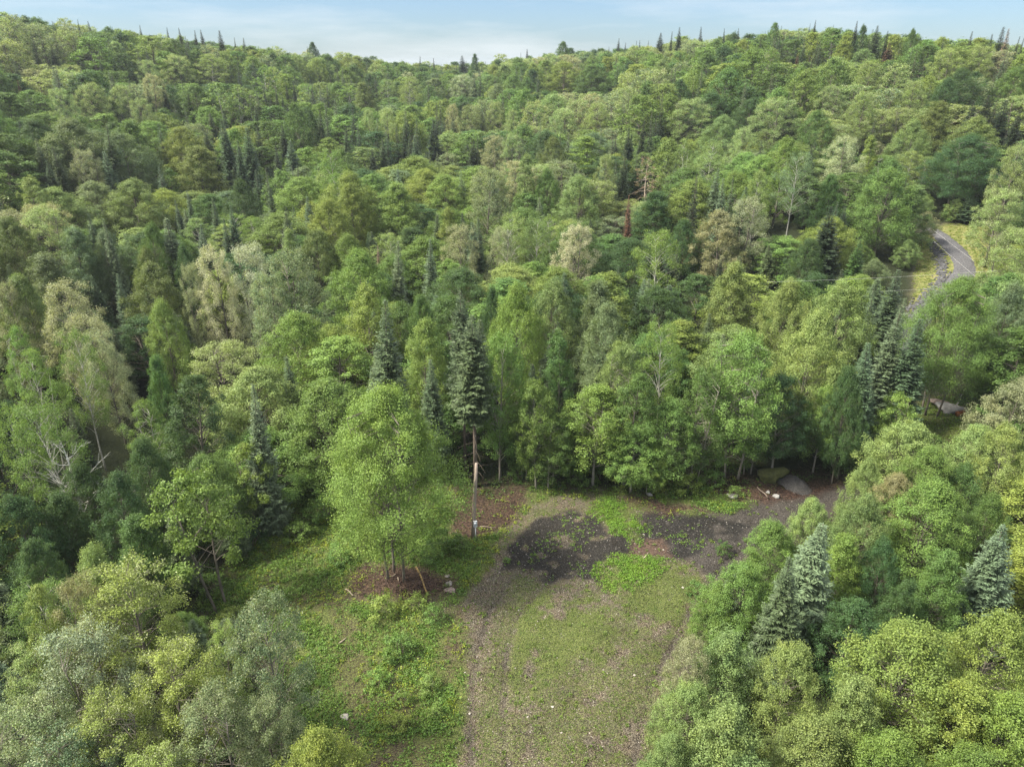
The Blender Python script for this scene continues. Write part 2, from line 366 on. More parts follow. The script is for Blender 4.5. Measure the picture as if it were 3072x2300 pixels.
a = me.color_attributes.new('surf', 'FLOAT_COLOR', 'POINT'); a.data.foreach_set('color', np.stack([green, soil, ash, wet], 1).astype(np.float32).ravel())
dryg = np.maximum(poly_soft(GRASSR, wx, wy, .8), 0)
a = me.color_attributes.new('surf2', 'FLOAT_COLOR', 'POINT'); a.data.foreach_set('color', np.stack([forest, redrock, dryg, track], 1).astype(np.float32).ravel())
me.update()

m, nt, o = mat('ground_surface'); k = NT(nt)
tcn = k.n('ShaderNodeTexCoord'); oc = tcn.outputs['Object']
s1 = k.attr('surf'); s2 = k.attr('surf2')
sp1 = k.n('ShaderNodeSeparateColor'); k.l(s1.outputs['Color'], sp1.inputs[0]); sp2 = k.n('ShaderNodeSeparateColor'); k.l(s2.outputs['Color'], sp2.inputs[0])
nf = k.noise(oc, 5.5, 8, .7); nm = k.noise(oc, 1.1, 6, .65); nb = k.noise(oc, 0.25, 4, .6); ng = k.noise(oc, 14, 3, .7)
vor = k.n('ShaderNodeTexVoronoi'); vor.inputs['Scale'].default_value = 7.0; k.l(oc, vor.inputs['Vector'])
grav = k.ramp(ng, [(0.38, (0.016, 0.013, 0.010)), (0.5, (0.058, 0.049, 0.038)), (0.62, (0.17, 0.150, 0.120))])
spk = k.n('ShaderNodeSeparateColor'); k.l(vor.outputs['Color'], spk.inputs[0])
spot = k.math('MULTIPLY', k.ramp(vor.outputs['Distance'], [(0.22, 1.0), (0.34, 0.0)]), k.ramp(spk.outputs[0], [(0.86, 0.0), (0.9, 1.0)]))
grav = k.mix(k.math('MULTIPLY', spot, .6), grav, (0.33, 0.31, 0.27))
grav = k.mix(k.ramp(nm, [(0.4, 0.0), (0.65, 0.55)]), grav, k.mix(1.0, grav, (1.05, .88, .78), 'MULTIPLY'))
wetc = k.ramp(ng, [(0.38, (0.009, 0.008, 0.008)), (0.5, (0.031, 0.027, 0.025)), (0.64, (0.10, 0.09, 0.083))])
c = k.mix(s1.outputs['Alpha'], grav, wetc)
ashc = k.ramp(k.mix(.5, nf, ng), [(0.42, (0.005, 0.005, 0.005)), (0.54, (0.016, 0.015, 0.015)), (0.68, (0.12, 0.11, 0.10))])
am = k.math('ADD', sp1.outputs[2], k.math('MULTIPLY', k.math('SUBTRACT', k.mix(.5, ng, nf), 0.5), 2.6))
am = k.math('MULTIPLY', k.ramp(am, [(0.30, 0.0), (0.85, 1.0)]), k.ramp(sp1.outputs[2], [(0.0, 0.0), (0.12, 1.0)]))
c = k.mix(k.math('MULTIPLY', am, .93), c, ashc)
soilc = k.ramp(nf, [(0.36, (0.007, 0.005, 0.004)), (0.5, (0.028, 0.017, 0.014)), (0.66, (0.10, 0.060, 0.045))])
c = k.mix(sp1.outputs[1], c, soilc)
leftsoil = k.ramp(nf, [(0.3, (0.028, 0.020, 0.016)), (0.7, (0.10, 0.073, 0.056))])
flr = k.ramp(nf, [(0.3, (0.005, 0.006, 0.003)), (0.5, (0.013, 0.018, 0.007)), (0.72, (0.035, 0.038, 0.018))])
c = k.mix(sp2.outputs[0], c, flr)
c = k.mix(sp2.outputs[1], c, k.ramp(nf, [(0.35, (0.02, 0.014, 0.012)), (0.65, (0.10, 0.066, 0.052))]))
gr = k.ramp(ng, [(0.36, (0.012, 0.018, 0.006)), (0.5, (0.052, 0.068, 0.018)), (0.64, (0.125, 0.148, 0.042))])
dry = k.ramp(nm, [(0.35, (0.10, 0.13, 0.035)), (0.65, (0.20, 0.18, 0.075))])
gr = k.mix(sp2.outputs[2], gr, dry)
gm = k.math('ADD', sp1.outputs[0], k.math('MULTIPLY', k.math('SUBTRACT', k.mix(.65, nf, ng), 0.5), 2.4))
gm = k.ramp(gm, [(0.26, 0.0), (0.70, 1.0)])
c = k.mix(k.math('MULTIPLY', gm, .92), c, gr)
p = k.n('ShaderNodeBsdfPrincipled'); p.inputs['Roughness'].default_value = .9; p.inputs['Specular IOR Level'].default_value = .15
k.l(c, p.inputs['Base Color'])
b = k.n('ShaderNodeBump'); b.inputs['Strength'].default_value = .7; b.inputs['Distance'].default_value = .12; k.l(k.mix(.5, nf, ng), b.inputs['Height'])
k.l(b.outputs[0], p.inputs['Normal']); k.l(p.outputs[0], o.inputs[0])
me.materials.append(m)
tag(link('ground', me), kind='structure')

# ------------------------------------------------------------------ leaf builders (numpy)
def unit(v): return v / (np.linalg.norm(v, axis=-1, keepdims=True) + 1e-9)
def leaves(pos, nrm, L, Wd, r, roll=None):
    """rhombic leaves centred at pos, facing nrm, random roll"""
    n = len(pos); nrm = unit(nrm)
    t = r.normal(size=(n, 3)) if roll is None else roll
    a = unit(np.cross(nrm, t)); b = np.cross(nrm, a)
    L = np.broadcast_to(L, (n,))[:, None] * .5; Wd = np.broadcast_to(Wd, (n,))[:, None] * .5
    fold = nrm * (L * .25)
    return np.stack([pos - a * L, pos - b * Wd + a * L * .15 + fold, pos + a * L, pos + b * Wd + a * L * .15 + fold], 1)

def sphere_dirs(n, r, up=0.0):
    d = r.normal(size=(n, 3)); d[:, 2] += up; return unit(d)

def broadleaf(seed, H=14., W0=8., base=.18, nb=44, nsp=30, nl=19, leaf=.17, style='round', trunk_r=.16, gap=.0, bark='greybark', stems=1):
    r = np.random.default_rng(seed); rr = random.Random(seed)
    zb = H * base; hc = H - zb; Rw = W0 / 2
    def env(t):
        if style == 'round': return Rw * np.sin(np.pi * np.clip(t * .80 + .19, 0, 1)) ** .85 * (1.0 - .06 * t) * 1.03
        if style == 'flame': return Rw * (np.clip(t * 1.8 + .2, 0, 1) ** .6) * np.clip(1.03 - t, 0, 1) ** .36 * 1.16
        if style == 'cone': return Rw * (1.05 - t) ** .62 * np.clip(t * 6 + .35, 0, 1)
        return Rw * np.sin(np.pi * np.clip(t * .8 + .18, 0, 1)) ** .7
    tube = Tubes()
    axes = []
    for s in range(stems):
        a = 2 * math.pi * s / stems + rr.random(); k_ = 0 if stems == 1 else Rw * .38
        lean = Vector((math.cos(a), math.sin(a), 0)) * k_ + Vector((rr.uniform(-.4, .4), rr.uniform(-.4, .4), 0))
        pts = [Vector((lean.x * u ** 1.3 + (.45 * k_) * math.cos(a) + .12 * math.sin(u * 5 + s), lean.y * u ** 1.3 + (.45 * k_) * math.sin(a) + .12 * math.cos(u * 4 + s), H * .93 * u)) for u in (0, .08, .2, .35, .5, .65, .8, .92, 1)]
        pts[0].z = -.4
        rad = trunk_r * (1 if stems == 1 else .75)
        tube.add(pts, [rad * q for q in (1.5, 1.05, .92, .8, .66, .5, .34, .2, .06)], 7); axes.append(pts)
    def axis_at(s, z):
        pts = axes[s]
        for p0, p1 in zip(pts[:-1], pts[1:]):
            if p1.z >= z: return p0.lerp(p1, max(0, min(1, (z - p0.z) / (p1.z - p0.z))))
        return pts[-1]
    C, Rp, D = [], [], []
    ga = 2.39996
    for i in range(nb):
        t = (i + .5) / nb; t = t ** .92; ph = i * ga + rr.uniform(-.35, .35)
        e = float(env(t)) * rr.uniform(.58, 1.10)
        rp = (.98 if style != 'flame' else .78) * rr.uniform(.6, 1.45) * (W0 / 8.) ** .8 * (1 - .25 * t)
        z = zb + hc * t + rr.uniform(-.4, .4)
        rad = max(e - rp * .55, 0.05); c = Vector((math.cos(ph) * rad, math.sin(ph) * rad, min(z, H - rp * .7)))
        if style == 'flame': c.z += .3
        s = i % stems; ax = axis_at(s, max(zb * .7, c.z - rad * rr.uniform(.55, .95)))
        mid = ax.lerp(c, .5) + Vector((0, 0, .12 * rad))
        br = trunk_r * (.26 - .16 * t) + .010
        tube.add([ax, mid, c], [br, br * .6, br * .2], 4, cap=False)
        if rr.random() < .8:
            q = c + Vector((rr.uniform(-1, 1), rr.uniform(-1, 1), rr.uniform(.2, 1))) * rp * .8
            tube.add([mid, q], [br * .45, .006], 3, cap=False)
        C.append(c); Rp.append(rp); D.append((math.cos(ph), math.sin(ph)))
    # inner fill so that the crown is closed but dark inside
    V = []
    for c, rp, dd in zip(C, Rp, D):
        k_ = int(nsp * (rp / 1.0) ** 1.5) + 4
        ns_ = max(4, int(7 * rp)); ds = sphere_dirs(ns_, r, .45 if style != 'flame' else .15); ds[:, 0] += dd[0] * .4; ds[:, 1] += dd[1] * .4; ds = unit(ds) * r.uniform(.45, 1.05, ns_)[:, None]
        d = unit(r.normal(size=(k_, 3)) + np.array([0, 0, .5])) * (r.random(k_) ** .4)[:, None] * .42
        d = ds[r.integers(0, ns_, k_)] + d; rad = rp * np.linalg.norm(d, axis=1)[:, None]; d = unit(d)
        sc_ = np.array([1, 1, 1.12]) if style != 'flame' else np.array([.9, .9, 1.05])
        if style == 'tier': sc_ = np.array([1.25, 1.25, .38])
        sp = np.array(c) + d * rad * sc_
        if gap: sp = sp[r.random(k_) > gap]; d = d[:len(sp)]; k_ = len(sp)
        m_ = nl
        off = r.normal(size=(k_, m_, 3)) * np.array([.20, .20, .17]) * (rp ** .5)
        if style == 'flame': off = r.normal(size=(k_, m_, 3)) * np.array([.20, .20, .24])
        pos = (sp[:, None, :] + off).reshape(-1, 3)
        nrm = np.repeat(d, m_, 0) * .8 + np.array([0, 0, .35]) + r.normal(size=(k_ * m_, 3)) * (.55 if style != 'flame' else .8)
        V.append(leaves(pos, nrm, leaf * r.uniform(.7, 1.35, k_ * m_), leaf * .62 * r.uniform(.7, 1.3, k_ * m_), r))
    return np.concatenate(V), tube

def conifer(seed, H=16., W0=5.0, base=.08, step=.30, nbr=8, leafL=.34, trunk_r=.15, power=.85, droop=.18, dens=1.0, spire=.25):
    r = np.random.default_rng(seed); rr = random.Random(seed)
    tube = Tubes(); tube.add([(0, 0, -.4), (0, 0, H * .3), (0, 0, H * .65), (0, 0, H * .93), (0, 0, H)], [trunk_r * 1.25, trunk_r * .9, trunk_r * .5, .035, .01], 7)
    V = []; z = H * base; k_ = 0; ph0 = 0
    while z < H - .08:
        t = (z - H * base) / (H * (1 - base)); L = W0 / 2 * ((1 - t) ** power) * (.55 + .45 * min(1, t * 6 + .25)) + .10
        if t > 1 - spire: L *= 1 - .35 * ((t - 1 + spire) / spire)
        nb = max(4, int(nbr * (.6 + .4 * (1 - t)))); ph0 += 1.1
        for j in range(nb):
            ph = ph0 + 2 * math.pi * j / nb + rr.uniform(-.25, .25); Lb = L * rr.uniform(.68, 1.12); dx, dy = math.cos(ph), math.sin(ph)
            if rr.random() < .05: continue
            n = max(2, int(Lb / .17 * dens))
            u = (np.arange(n) + .6) / n
            up = .55 * t - .1
            px = Lb * u; pz = z + Lb * (up * u - droop * 1.1 * u + (.22 + droop * .6) * u ** 2.4) + rr.uniform(-.08, .08)
            for side in (-1, 1, 0):
                wv = (.42 * Lb * (1 - u) ** .7 + .13) * (1 if side else .5)
                # side twig: from branch outwards
                a = np.array([dx, dy, 0.]); s_ = np.array([-dy, dx, 0.]) * side
                dirv = unit(a * .75 + s_ * .85 + np.array([0, 0, -.12 + .3 * t])[None] + r.normal(size=(n, 3)) * .14) if side else unit(a[None] + r.normal(size=(n, 3)) * .2 + np.array([0, 0, .25]))
                root = np.stack([dx * px, dy * px, pz], 1)
                for q in range(2 if side else 1):
                    ll = np.clip(wv * r.uniform(.8, 1.2, n), .12, .75) * (1 if q == 0 else .6)
                    cen = root + dirv * (ll * (.5 if q == 0 else .95))[:, None] + (r.normal(size=(n, 3)) * .05)
                    nr = np.array([0, 0, 1.]) + r.normal(size=(n, 3)) * .42 + a * .25
                    roll = np.cross(nr, dirv)
                    wd = np.clip(ll * .34, .06, .15) * r.uniform(.8, 1.25, n)
                    nr = unit(nr - dirv * (nr * dirv).sum(1)[:, None]); b_ = np.cross(nr, dirv)
                    hl = (ll * .58)[:, None]; hw = (wd * .5)[:, None]
                    V.append(np.stack([cen - dirv * hl, cen - b_ * hw, cen + dirv * hl - np.array([0, 0, .02]), cen + b_ * hw], 1))
            if Lb > .7:
                tube.add([(0, 0, z), (dx * Lb * .6, dy * Lb * .6, float(pz[int(n * .6) if n > 2 else 0]))], [.02, .006], 3, cap=False)
        z += step * (1 - .45 * t) * rr.uniform(.8, 1.2)
    return np.concatenate(V), tube

def bare_tree(seed, H=12., nb=26, spread=2.4, twigs=6, trunk_r=.14, base=.25, droop=0.):
    rr = random.Random(seed); tube = Tubes()
    pts = [Vector((.25 * math.sin(u * 4 + seed), .25 * math.cos(u * 3 + seed) - .25, H * u)) for u in (0, .15, .3, .45, .6, .75, .9, 1)]; pts[0].z = -.4
    tube.add(pts, [trunk_r * q for q in (1.3, 1, .9, .75, .58, .4, .2, .05)], 7)
    def rec(p, d, L, rad, lev):
        q = p + d * L * .5 + Vector((rr.uniform(-.1, .1),) * 3) * L; e = p + d * L + Vector((0, 0, .15 * L - droop * L))
        tube.add([p, q, e], [rad, rad * .65, rad * .22], 4 if lev < 2 else 3, cap=False)
        if lev < 3:
            for _ in range(twigs if lev == 1 else 3):
                u = rr.uniform(.3, 1); s = p.lerp(e, u)
                nd = (d + Vector((rr.uniform(-1, 1), rr.uniform(-1, 1), rr.uniform(-.3, .7))) * .8).normalized()
                rec(s, nd, L * rr.uniform(.3, .5), rad * .42, lev + 1)
    for i in range(nb):
        u = base + (1 - base) * (i + .5) / nb; z = H * u * .97; ph = i * 2.4 + rr.uniform(-.4, .4)
        L = spread * (1.15 - u) ** .6 * rr.uniform(.6, 1.1); ax = pts[0].lerp(pts[-1], u); ax.z = z
        rec(ax, Vector((math.cos(ph), math.sin(ph), .55 - droop)).normalized(), L, trunk_r * .3 * (1.2 - u) + .012, 1)
    return tube

# prototypes:  kind -> list of (crown mesh, trunk mesh, H, W)
PROTO = {}
def proto(kind, V, tube, H, W0, leafm, barkm):
    PROTO.setdefault(kind, []).append((mesh_quads(kind + '_crown', V, [M[leafm]]), tube.mesh(kind + '_trunk', M[barkm]), H, W0, V, tube, leafm, barkm))
for s in range(6):
    w0_ = (8.0, 9.5, 8.5, 8.0, 10.5, 9.5)[s]; V, t = broadleaf(100 + s, 14, w0_, base=.12 + .03 * (s % 3), nb=100 + 4 * s, nsp=24, nl=18, leaf=.14, style='round' if s != 3 else 'cone'); proto('B', V, t, 14, w0_, 'broad', 'greybark')
for s in range(4):
    V, t = broadleaf(250 + s, 14, 7.6, base=(.24, .20, .28, .22)[s], nb=84, nsp=24, nl=19, leaf=.135, style='tallround' if s % 2 else 'round', trunk_r=.13, gap=.05, stems=1 + s % 2); proto('E', V, t, 14, 7.6, 'broad', 'edgebark')
for s in range(4):
    V, t = broadleaf(200 + s, 15, 6.4, base=.12, nb=68, nsp=26, nl=20, leaf=.14, style='cone' if s % 2 else 'tallround'); proto('T', V, t, 15, 6.4, 'broad', 'greybark')
for s in range(3):
    V, t = broadleaf(300 + s, 16, 7.6, base=.16, nb=70, nsp=30, nl=22, leaf=.125, style='flame', bark='greybark', stems=1 + s % 2); proto('P', V, t, 16, 7.6, 'poplar', 'greybark')
for s in range(4):
    V, t = broadleaf(400 + s, 15, 6.6, base=.34 if s % 2 else .24, nb=50, nsp=22, nl=20, leaf=.125, style='flame' if s % 2 else 'tallround', trunk_r=.10, gap=.04, stems=1 + (s == 2)); proto('A', V, t, 15, 6.6, 'aspen', 'whitebark')
for s in range(4):
    V, t = conifer(500 + s, 16, 3.8 + .3 * s, base=.07 + .05 * (s % 2), step=.27, nbr=8, power=.8, droop=.2); proto('F', V, t, 16, 3.8 + .3 * s, 'needle', 'bark')
for s in range(3):
    V, t = conifer(600 + s, 13, 5.6, base=.03, step=.26, nbr=9, power=.95, droop=.1, dens=1.1, spire=.15); proto('S', V, t, 13, 5.6, 'needle', 'bark')
V, t = conifer(650, 19, 5.2, base=.44, trunk_r=.2, step=.30, nbr=8, power=.62, droop=.26, dens=1.0)
for zz in np.arange(1.5, 9.0, .3):          # dead lower limbs below the live crown
    ph = zz * 5.1; L = .9 + .8 * math.sin(zz * 3.3) ** 2
    t.add([(0, 0, zz), (math.cos(ph) * L * .6, math.sin(ph) * L * .6, zz - .1), (math.cos(ph) * L * 1.2, math.sin(ph) * L * 1.2, zz - .5)], [.02, .012, .004], 3, cap=False)
proto('K', V, t, 19, 5.2, 'needle', 'bark')
for s in range(2):                            # small leafy sapling with tiers
    V, t = broadleaf(700 + s, 9, 6.0, base=.36, nb=26, nsp=24, nl=20, leaf=.16, style='tier', trunk_r=.12, stems=2); proto('Y', V, t, 9, 6.0, 'broad', 'greybark')
for s in range(3):                            # shrub
    V, t = broadleaf(800 + s, 3, 3.2, base=.04, nb=16, nsp=17, nl=15, leaf=.15, style='round', trunk_r=.04, stems=3); proto('H', V, t, 3, 3.2, 'weed', 'bark')
V, t = broadleaf(900, 15, 10, base=.26, nb=130, nsp=28, nl=28, leaf=.105, style='round', trunk_r=.14, stems=3); proto('Z', V, t, 15, 11, 'broad', 'greybark')

# ------------------------------------------------------------------ colours of foliage
TINT = {'g': (.052, .096, .026), 'G': (.030, .062, .022), 'b': (.082, .138, .034), 'y': (.108, .148, .036), 'o': (.076, .106, .036), 'p': (.110, .156, .054),
        's': (.150, .175, .105), 'k': (.080, .116, .060), 'f': (.076, .106, .060), 'n': (.026, .040, .022), 'e': (.054, .080, .040), 'r': (.105, .055, .040), 'w': (.15, .105, .075), 'q': (.135, .142, .082)}
TINT['W'] = (.25, .25, .18)
TINT = {k_: tuple(v * 1.4 for v in t_) for k_, t_ in TINT.items()}
CNAME = {'g': 'mid green', 'G': 'dark green', 'b': 'bright green', 'y': 'yellow-green', 'o': 'olive', 'p': 'pale green', 's': 'silvery', 'k': 'grey-green',
         'f': 'blue-green', 'n': 'very dark', 'e': 'deep green', 'r': 'rust red', 'w': 'brown', 'q': 'buff', 'W': 'whitish'}
KNAME = {'B': ('broadleaf_tree', 'round leafy tree'), 'T': ('broadleaf_tree', 'upright leafy tree'), 'P': ('poplar_tree', 'poplar'), 'A': ('aspen_tree', 'pale-trunked aspen'),
         'F': ('fir_tree', 'slim fir'), 'S': ('spruce_tree', 'broad spruce'), 'K': ('fir_tree', 'tall bare-legged fir'), 'Y': ('broadleaf_tree', 'open tiered tree'), 'H': ('shrub', 'shrub'), 'Z': ('broadleaf_tree', 'huge leafy tree'), 'E': ('broadleaf_tree', 'leafy edge tree')}

# kind x_top y_top width height(or @base_y[,base_x]) colour : read off the photograph (3072 px)
TREES = """
F 229 58 14 12 e;F 268 63 20 13 e;F 415 75 18 12 e;F 497 83 16 14 n;F 539 83 16 14 n;F 580 91 14 13 n;F 606 89 22 15 n;F 660 91 28 16 n;F 700 113 14 11 n;F 727 113 20 11 e;B 941 130 45 15 G;F 919 140 12 13 n
F 150 133 38 13 e;F 246 174 24 13 n;F 298 182 20 13 n;F 41 181 26 13 e;F 54 241 20 9 r;F 792 251 16 12 e;F 826 261 16 12 e;F 860 251 16 12 n;F 881 246 20 13 n;F 932 225 18 12 e;F 990 225 16 12 n;F 845 285 16 10 e;F 810 290 16 10 n
F 488 261 28 12 n;F 442 263 34 12 e;F 563 283 26 12 e;F 763 319 24 12 e;F 630 333 28 11 f;F 669 329 30 12 e
F 952 331 48 16 e;F 844 373 42 14 n;F 872 420 48 13 f;F 732 381 66 17 e;F 671 357 60 18 e;F 708 420 44 15 e;F 826 430 36 15 n;F 318 452 60 14 f;F 167 437 38 14 e;F 140 478 40 13 e
F 320 656 52 15 f;F 531 594 30 12 e;F 565 570 34 12 f;F 505 652 66 14 f;F 640 592 42 13 e;F 688 616 44 14 e;F 671 652 40 12 e;F 811 548 40 13 e;F 589 671 36 12 f;F 618 700 36 12 e
P 180 272 95 15 p;P 270 256 110 15 p;P 360 262 100 15 p;P 420 300 90 15 p;A 628 164 120 15 p;P 531 169 110 15 p;P 440 185 90 14 p;P 256 454 100 13 q;P 449 227 80 14 q;B 386 546 190 13 p;B 720 546 120 14 G;T 87 536 110 15 p;B 435 676 90 13 g;B 435 749 110 12 o;B 546 386 150 13 y;B 590 444 170 13 o
P 640 752 130 17 W;P 735 744 150 17 W;P 580 800 90 15 s;P 870 765 200 18 k;P 800 830 160 16 k;T 860 696 90 14 p;B 981 604 140 13 y;B 30 660 170 14 o;B 200 690 150 13 k;B 300 700 100 12 k;B 940 700 150 13 o;B 560 740 80 12 G
A 1224 241 85 16 p;A 1159 241 75 15 p;B 1096 251 90 14 o;P 1386 227 90 15 s;B 1695 188 120 15 y;B 1782 198 110 14 g;P 1106 333 55 15 p;P 1162 329 68 16 p;P 1352 316 48 15 q;P 1410 319 95 15 o;P 1483 309 75 15 p;P 1541 333 62 15 p;P 1671 350 62 14 p;P 1787 314 100 15 y;P 1541 406 90 14 p;P 1487 411 100 14 q;B 1652 415 95 13 o;T 1570 469 95 16 p;B 1652 512 90 13 g;B 1739 531 150 14 p;P 1816 469 75 15 p;P 1459 512 150 18 k
P 1724 681 155 15 W;P 1381 681 130 15 q;P 1502 691 105 14 q;B 1333 527 120 12 y;B 1053 560 120 14 y;B 1188 556 170 14 y;T 1343 628 90 14 y;D 1942 473 85 13 w;R 1893 587 28 14 r;B 1966 580 170 12 G;A 1980 700 160 15 b;B 1053 705 140 13 b;F 1174 720 52 16 f;F 1131 735 20 10 w
F 1031 382 34 14 e;F 1147 415 34 14 e;F 1116 447 28 12 n;F 1249 406 30 13 f;F 1925 360 36 15 n;F 1881 382 30 14 n;F 1893 406 30 12 e;F 1420 425 50 13 n;F 1300 360 60 17 n
F 1258 169 16 13 n;F 1301 174 12 13 n;F 1389 167 30 14 n;B 1425 164 34 14 G;F 1582 147 18 14 n;B 1693 128 50 14 g;F 1855 115 16 15 n;F 1910 121 10 12 n;F 1922 121 10 12 n;F 1980 99 34 15 n;F 2014 94 12 14 n;F 2043 82 26 15 n;F 1829 140 10 10 n;F 1875 128 10 11 n;F 1945 122 10 10 n
F 2107 80 24 15 n;F 2179 85 18 14 n;F 2220 85 22 13 n;F 2280 110 24 16 n;B 2328 72 46 14 g;F 2447 60 22 15 n;F 2430 70 10 12 n;F 2572 63 24 15 n;B 2589 80 40 13 G;F 2635 77 40 15 e;F 2664 92 22 16 n;B 2748 92 44 14 g;F 2913 94 24 13 n;F 2985 101 22 12 n;F 3014 80 36 17 n;F 3036 85 26 17 w;F 3055 109 18 12 n;F 3070 112 18 12 n;F 2674 128 36 13 r;F 2396 162 18 9 r;F 2350 120 16 14 e;F 2835 110 12 12 n
P 2753 246 110 14 y;B 2821 309 150 13 o;B 2937 357 160 13 p;P 2338 299 165 15 p;B 2169 353 130 14 p;T 2357 415 115 17 b;A 2400 464 120 16 k;A 2275 512 90 15 p;B 2169 642 165 13 q;B 2463 338 120 13 g;P 2541 415 145 14 s;T 2623 411 80 13 y;B 2507 527 100 12 g;B 2676 512 200 15 b;B 2750 560 150 12 p;B 2748 367 120 13 p;Z 2918 411 240 15 G;P 3062 444 120 17 p;P 3014 570 150 13 p;P 3050 690 160 14 p;P 2240 600 150 14 q;B 2062 662 95 12 G;F 2579 715 60 10 g;B 2889 213 130 14 G;B 3053 203 110 14 g;F 2975 285 60 14 n;F 2930 300 50 13 n;F 3020 300 60 13 n;B 2850 240 90 13 G;F 3060 330 50 13 n;F 2500 620 80 14 n;B 2420 720 120 11 G
P 2080 300 150 14 p;P 2230 390 100 14 p;B 2140 280 130 13 G;B 2250 300 120 13 G;A 2130 430 100 15 p;A 2060 420 80 15 p;P 2600 280 110 14 y;P 2500 260 100 13 p;P 2610 190 90 13 y;P 2850 150 110 14 y;P 2950 140 100 14 y;B 2540 110 80 13 y
B 60 830 170 15 o;P 25 861 140 15 q;P 184 851 210 16 q;P 250 950 180 14 q;P 300 1000 150 14 s;B 449 798 170 14 o;B 483 914 130 14 y;A 29 982 120 15 b;A 208 1001 150 16 b;A 80 1060 150 14 b;B 459 1073 110 13 g;T 555 1127 200 14 G;S 739 1146 150 16 f;A 126 1223 210 15 b;A 30 1230 120 14 b;A 411 1204 130 11 b;Y 590 1411 265 @1830,672 b;Y 715 1325 140 @1610,790 y;B 420 1330 170 12 G;B 330 1440 160 11 G;B 145 765 200 13 k
F 1135 900 130 20 e;K 1386 871 120 @1415,1397 e;K 1425 943 165 @1460,1428 e;F 1285 1069 95 14 e;Z 1210 1180 430 @1745,1195 b;E 1512 1020 180 @1440,1500 b;B 1555 861 180 16 b;B 1652 851 160 15 p;B 1807 856 170 14 k;B 1845 919 190 15 k;E 1826 1025 150 @1400,1830 p;A 1971 967 150 @1330,1965 b;B 1096 871 190 16 y;B 1256 977 160 15 y;B 1256 895 130 14 g;B 1072 764 200 14 b;E 1600 1150 160 @1470,1610 b;E 1773 1170 250 @1460,1780 b;E 1980 1200 180 @1465,1985 b;T 1680 1010 150 15 g;E 1640 1250 160 @1465,1650 g;E 1880 1270 180 @1475,1890 b;E 1560 1230 120 @1440,1570 g;E 1950 1330 110 @1480,1950 b;E 2250 1180 130 @1425,2240 g;B 1460 870 90 14 G;T 1900 1120 150 13 g
E 2178 1001 240 @1440,2190 b;E 2060 1100 170 @1450,2080 g;B 2212 798 190 14 p;B 2434 943 220 15 p;B 2362 851 170 14 p;B 2521 861 200 14 p;S 2531 890 85 12 f;F 2695 803 75 14 e;F 2640 854 52 13 f;F 2693 914 90 15 f;F 2719 895 60 12 f;F 2763 953 115 14 e;F 2628 1025 95 14 e;B 2570 1110 130 13 G;E 2425 1156 130 @1420,2440 b;E 2320 1130 200 @1425,2310 G;Z 2893 847 270 16 b;B 3038 866 170 14 k;B 3053 1136 200 12 s;A 2890 1000 60 @1185,2888 g;E 2520 1250 120 @1440,2510 G;Y 2700 1180 110 9 b
B 2748 1272 240 10 p;B 2811 1363 220 10 b;B 2700 1426 150 9 q;B 2604 1388 120 9 p;B 2937 1281 190 10 p;B 2449 1504 150 8 p;B 3050 1290 170 11 p;B 2920 1410 160 9 g
F 2444 1563 150 12 f;S 2310 1645 200 @2065,2305 e;S 3029 1577 230 11 f;B 2340 1572 170 8 b;B 2540 1625 180 9 b;B 2165 1690 220 @1960,2180 b;B 2594 1490 190 10 o;B 2787 1450 250 11 b;B 2966 1490 160 9 g;B 2840 1670 200 9 g;B 2120 1760 140 @1960,2130 b;B 2676 1620 130 9 G;B 2560 1800 200 8 G;B 2700 1740 150 8 G
B 2193 1920 260 10 p;B 2362 1935 230 10 p;B 2739 1877 370 11 y;B 2990 1853 270 11 y;B 2193 2123 300 10 p;B 2579 2030 260 10 p;B 2480 2186 300 9 p;B 2870 2055 300 9 y;B 2060 2040 200 9 p;B 3020 2080 300 9 b;B 2700 2200 300 9 b;B 2250 2260 300 8 p;B 2900 2230 280 8 b;P 2072 1930 150 10 q;B 2000 2200 180 8 p
B 270 1630 200 12 p;P 377 1712 330 13 y;P 203 1740 180 12 q;P 222 1906 300 12 s;P 763 1804 270 13 k;P 643 1877 140 10 y;T 72 1770 130 12 p;B 396 1553 210 10 g;P 483 1960 300 11 y;P 80 1960 240 11 p;P 40 2120 300 10 k;P 320 2120 300 10 y;P 620 2080 280 10 k;P 160 2230 300 9 k;P 480 2260 260 8 y;P 800 2100 200 9 k;B 30 1500 200 11 G;B 170 1480 160 10 G;B 230 1390 150 10 G;B 1010 2215 320 @2600,1000 y;B 90 1620 170 10 G
"""
def parse():
    L = []
    for e in TREES.replace('\n', ';').split(';'):
        e = e.strip()
        if not e: continue
        kd, x, y, w, h, c = e.split(); x, y, w = float(x), float(y), float(w)
        if h[0] == '@':
            by, bx = h[1:].split(','); bx = float(bx); by = float(by)
            X0, Y0, _ = hit(bx, by); z0 = gz(X0, Y0)
            d = raydir(x, y); hz = math.hypot(X0, Y0); s = hz / math.hypot(d[0], d[1]); H = CAM_H + s * d[2] - z0
        else:
            H = float(h); X0, Y0, hh = hit(x, y, H)
            H = max(hh, H * .8)
            if hh > H: H = hh
        f = project(X0, Y0, gz(X0, Y0) + H)[2]; wm = w * f / FPX
        L.append(dict(k=kd, x=X0, y=Y0, H=H, W=wm, c=c, hand=True, sx=x, sy=y, sw=w, r=math.hypot(X0, Y0)))
    return L
hand = parse()
for t in hand:
    if t['k'] in 'FR': t['W'] *= 1.35
_skx = [p[0] for p in SKY]; _sky = [p[1] for p in SKY]

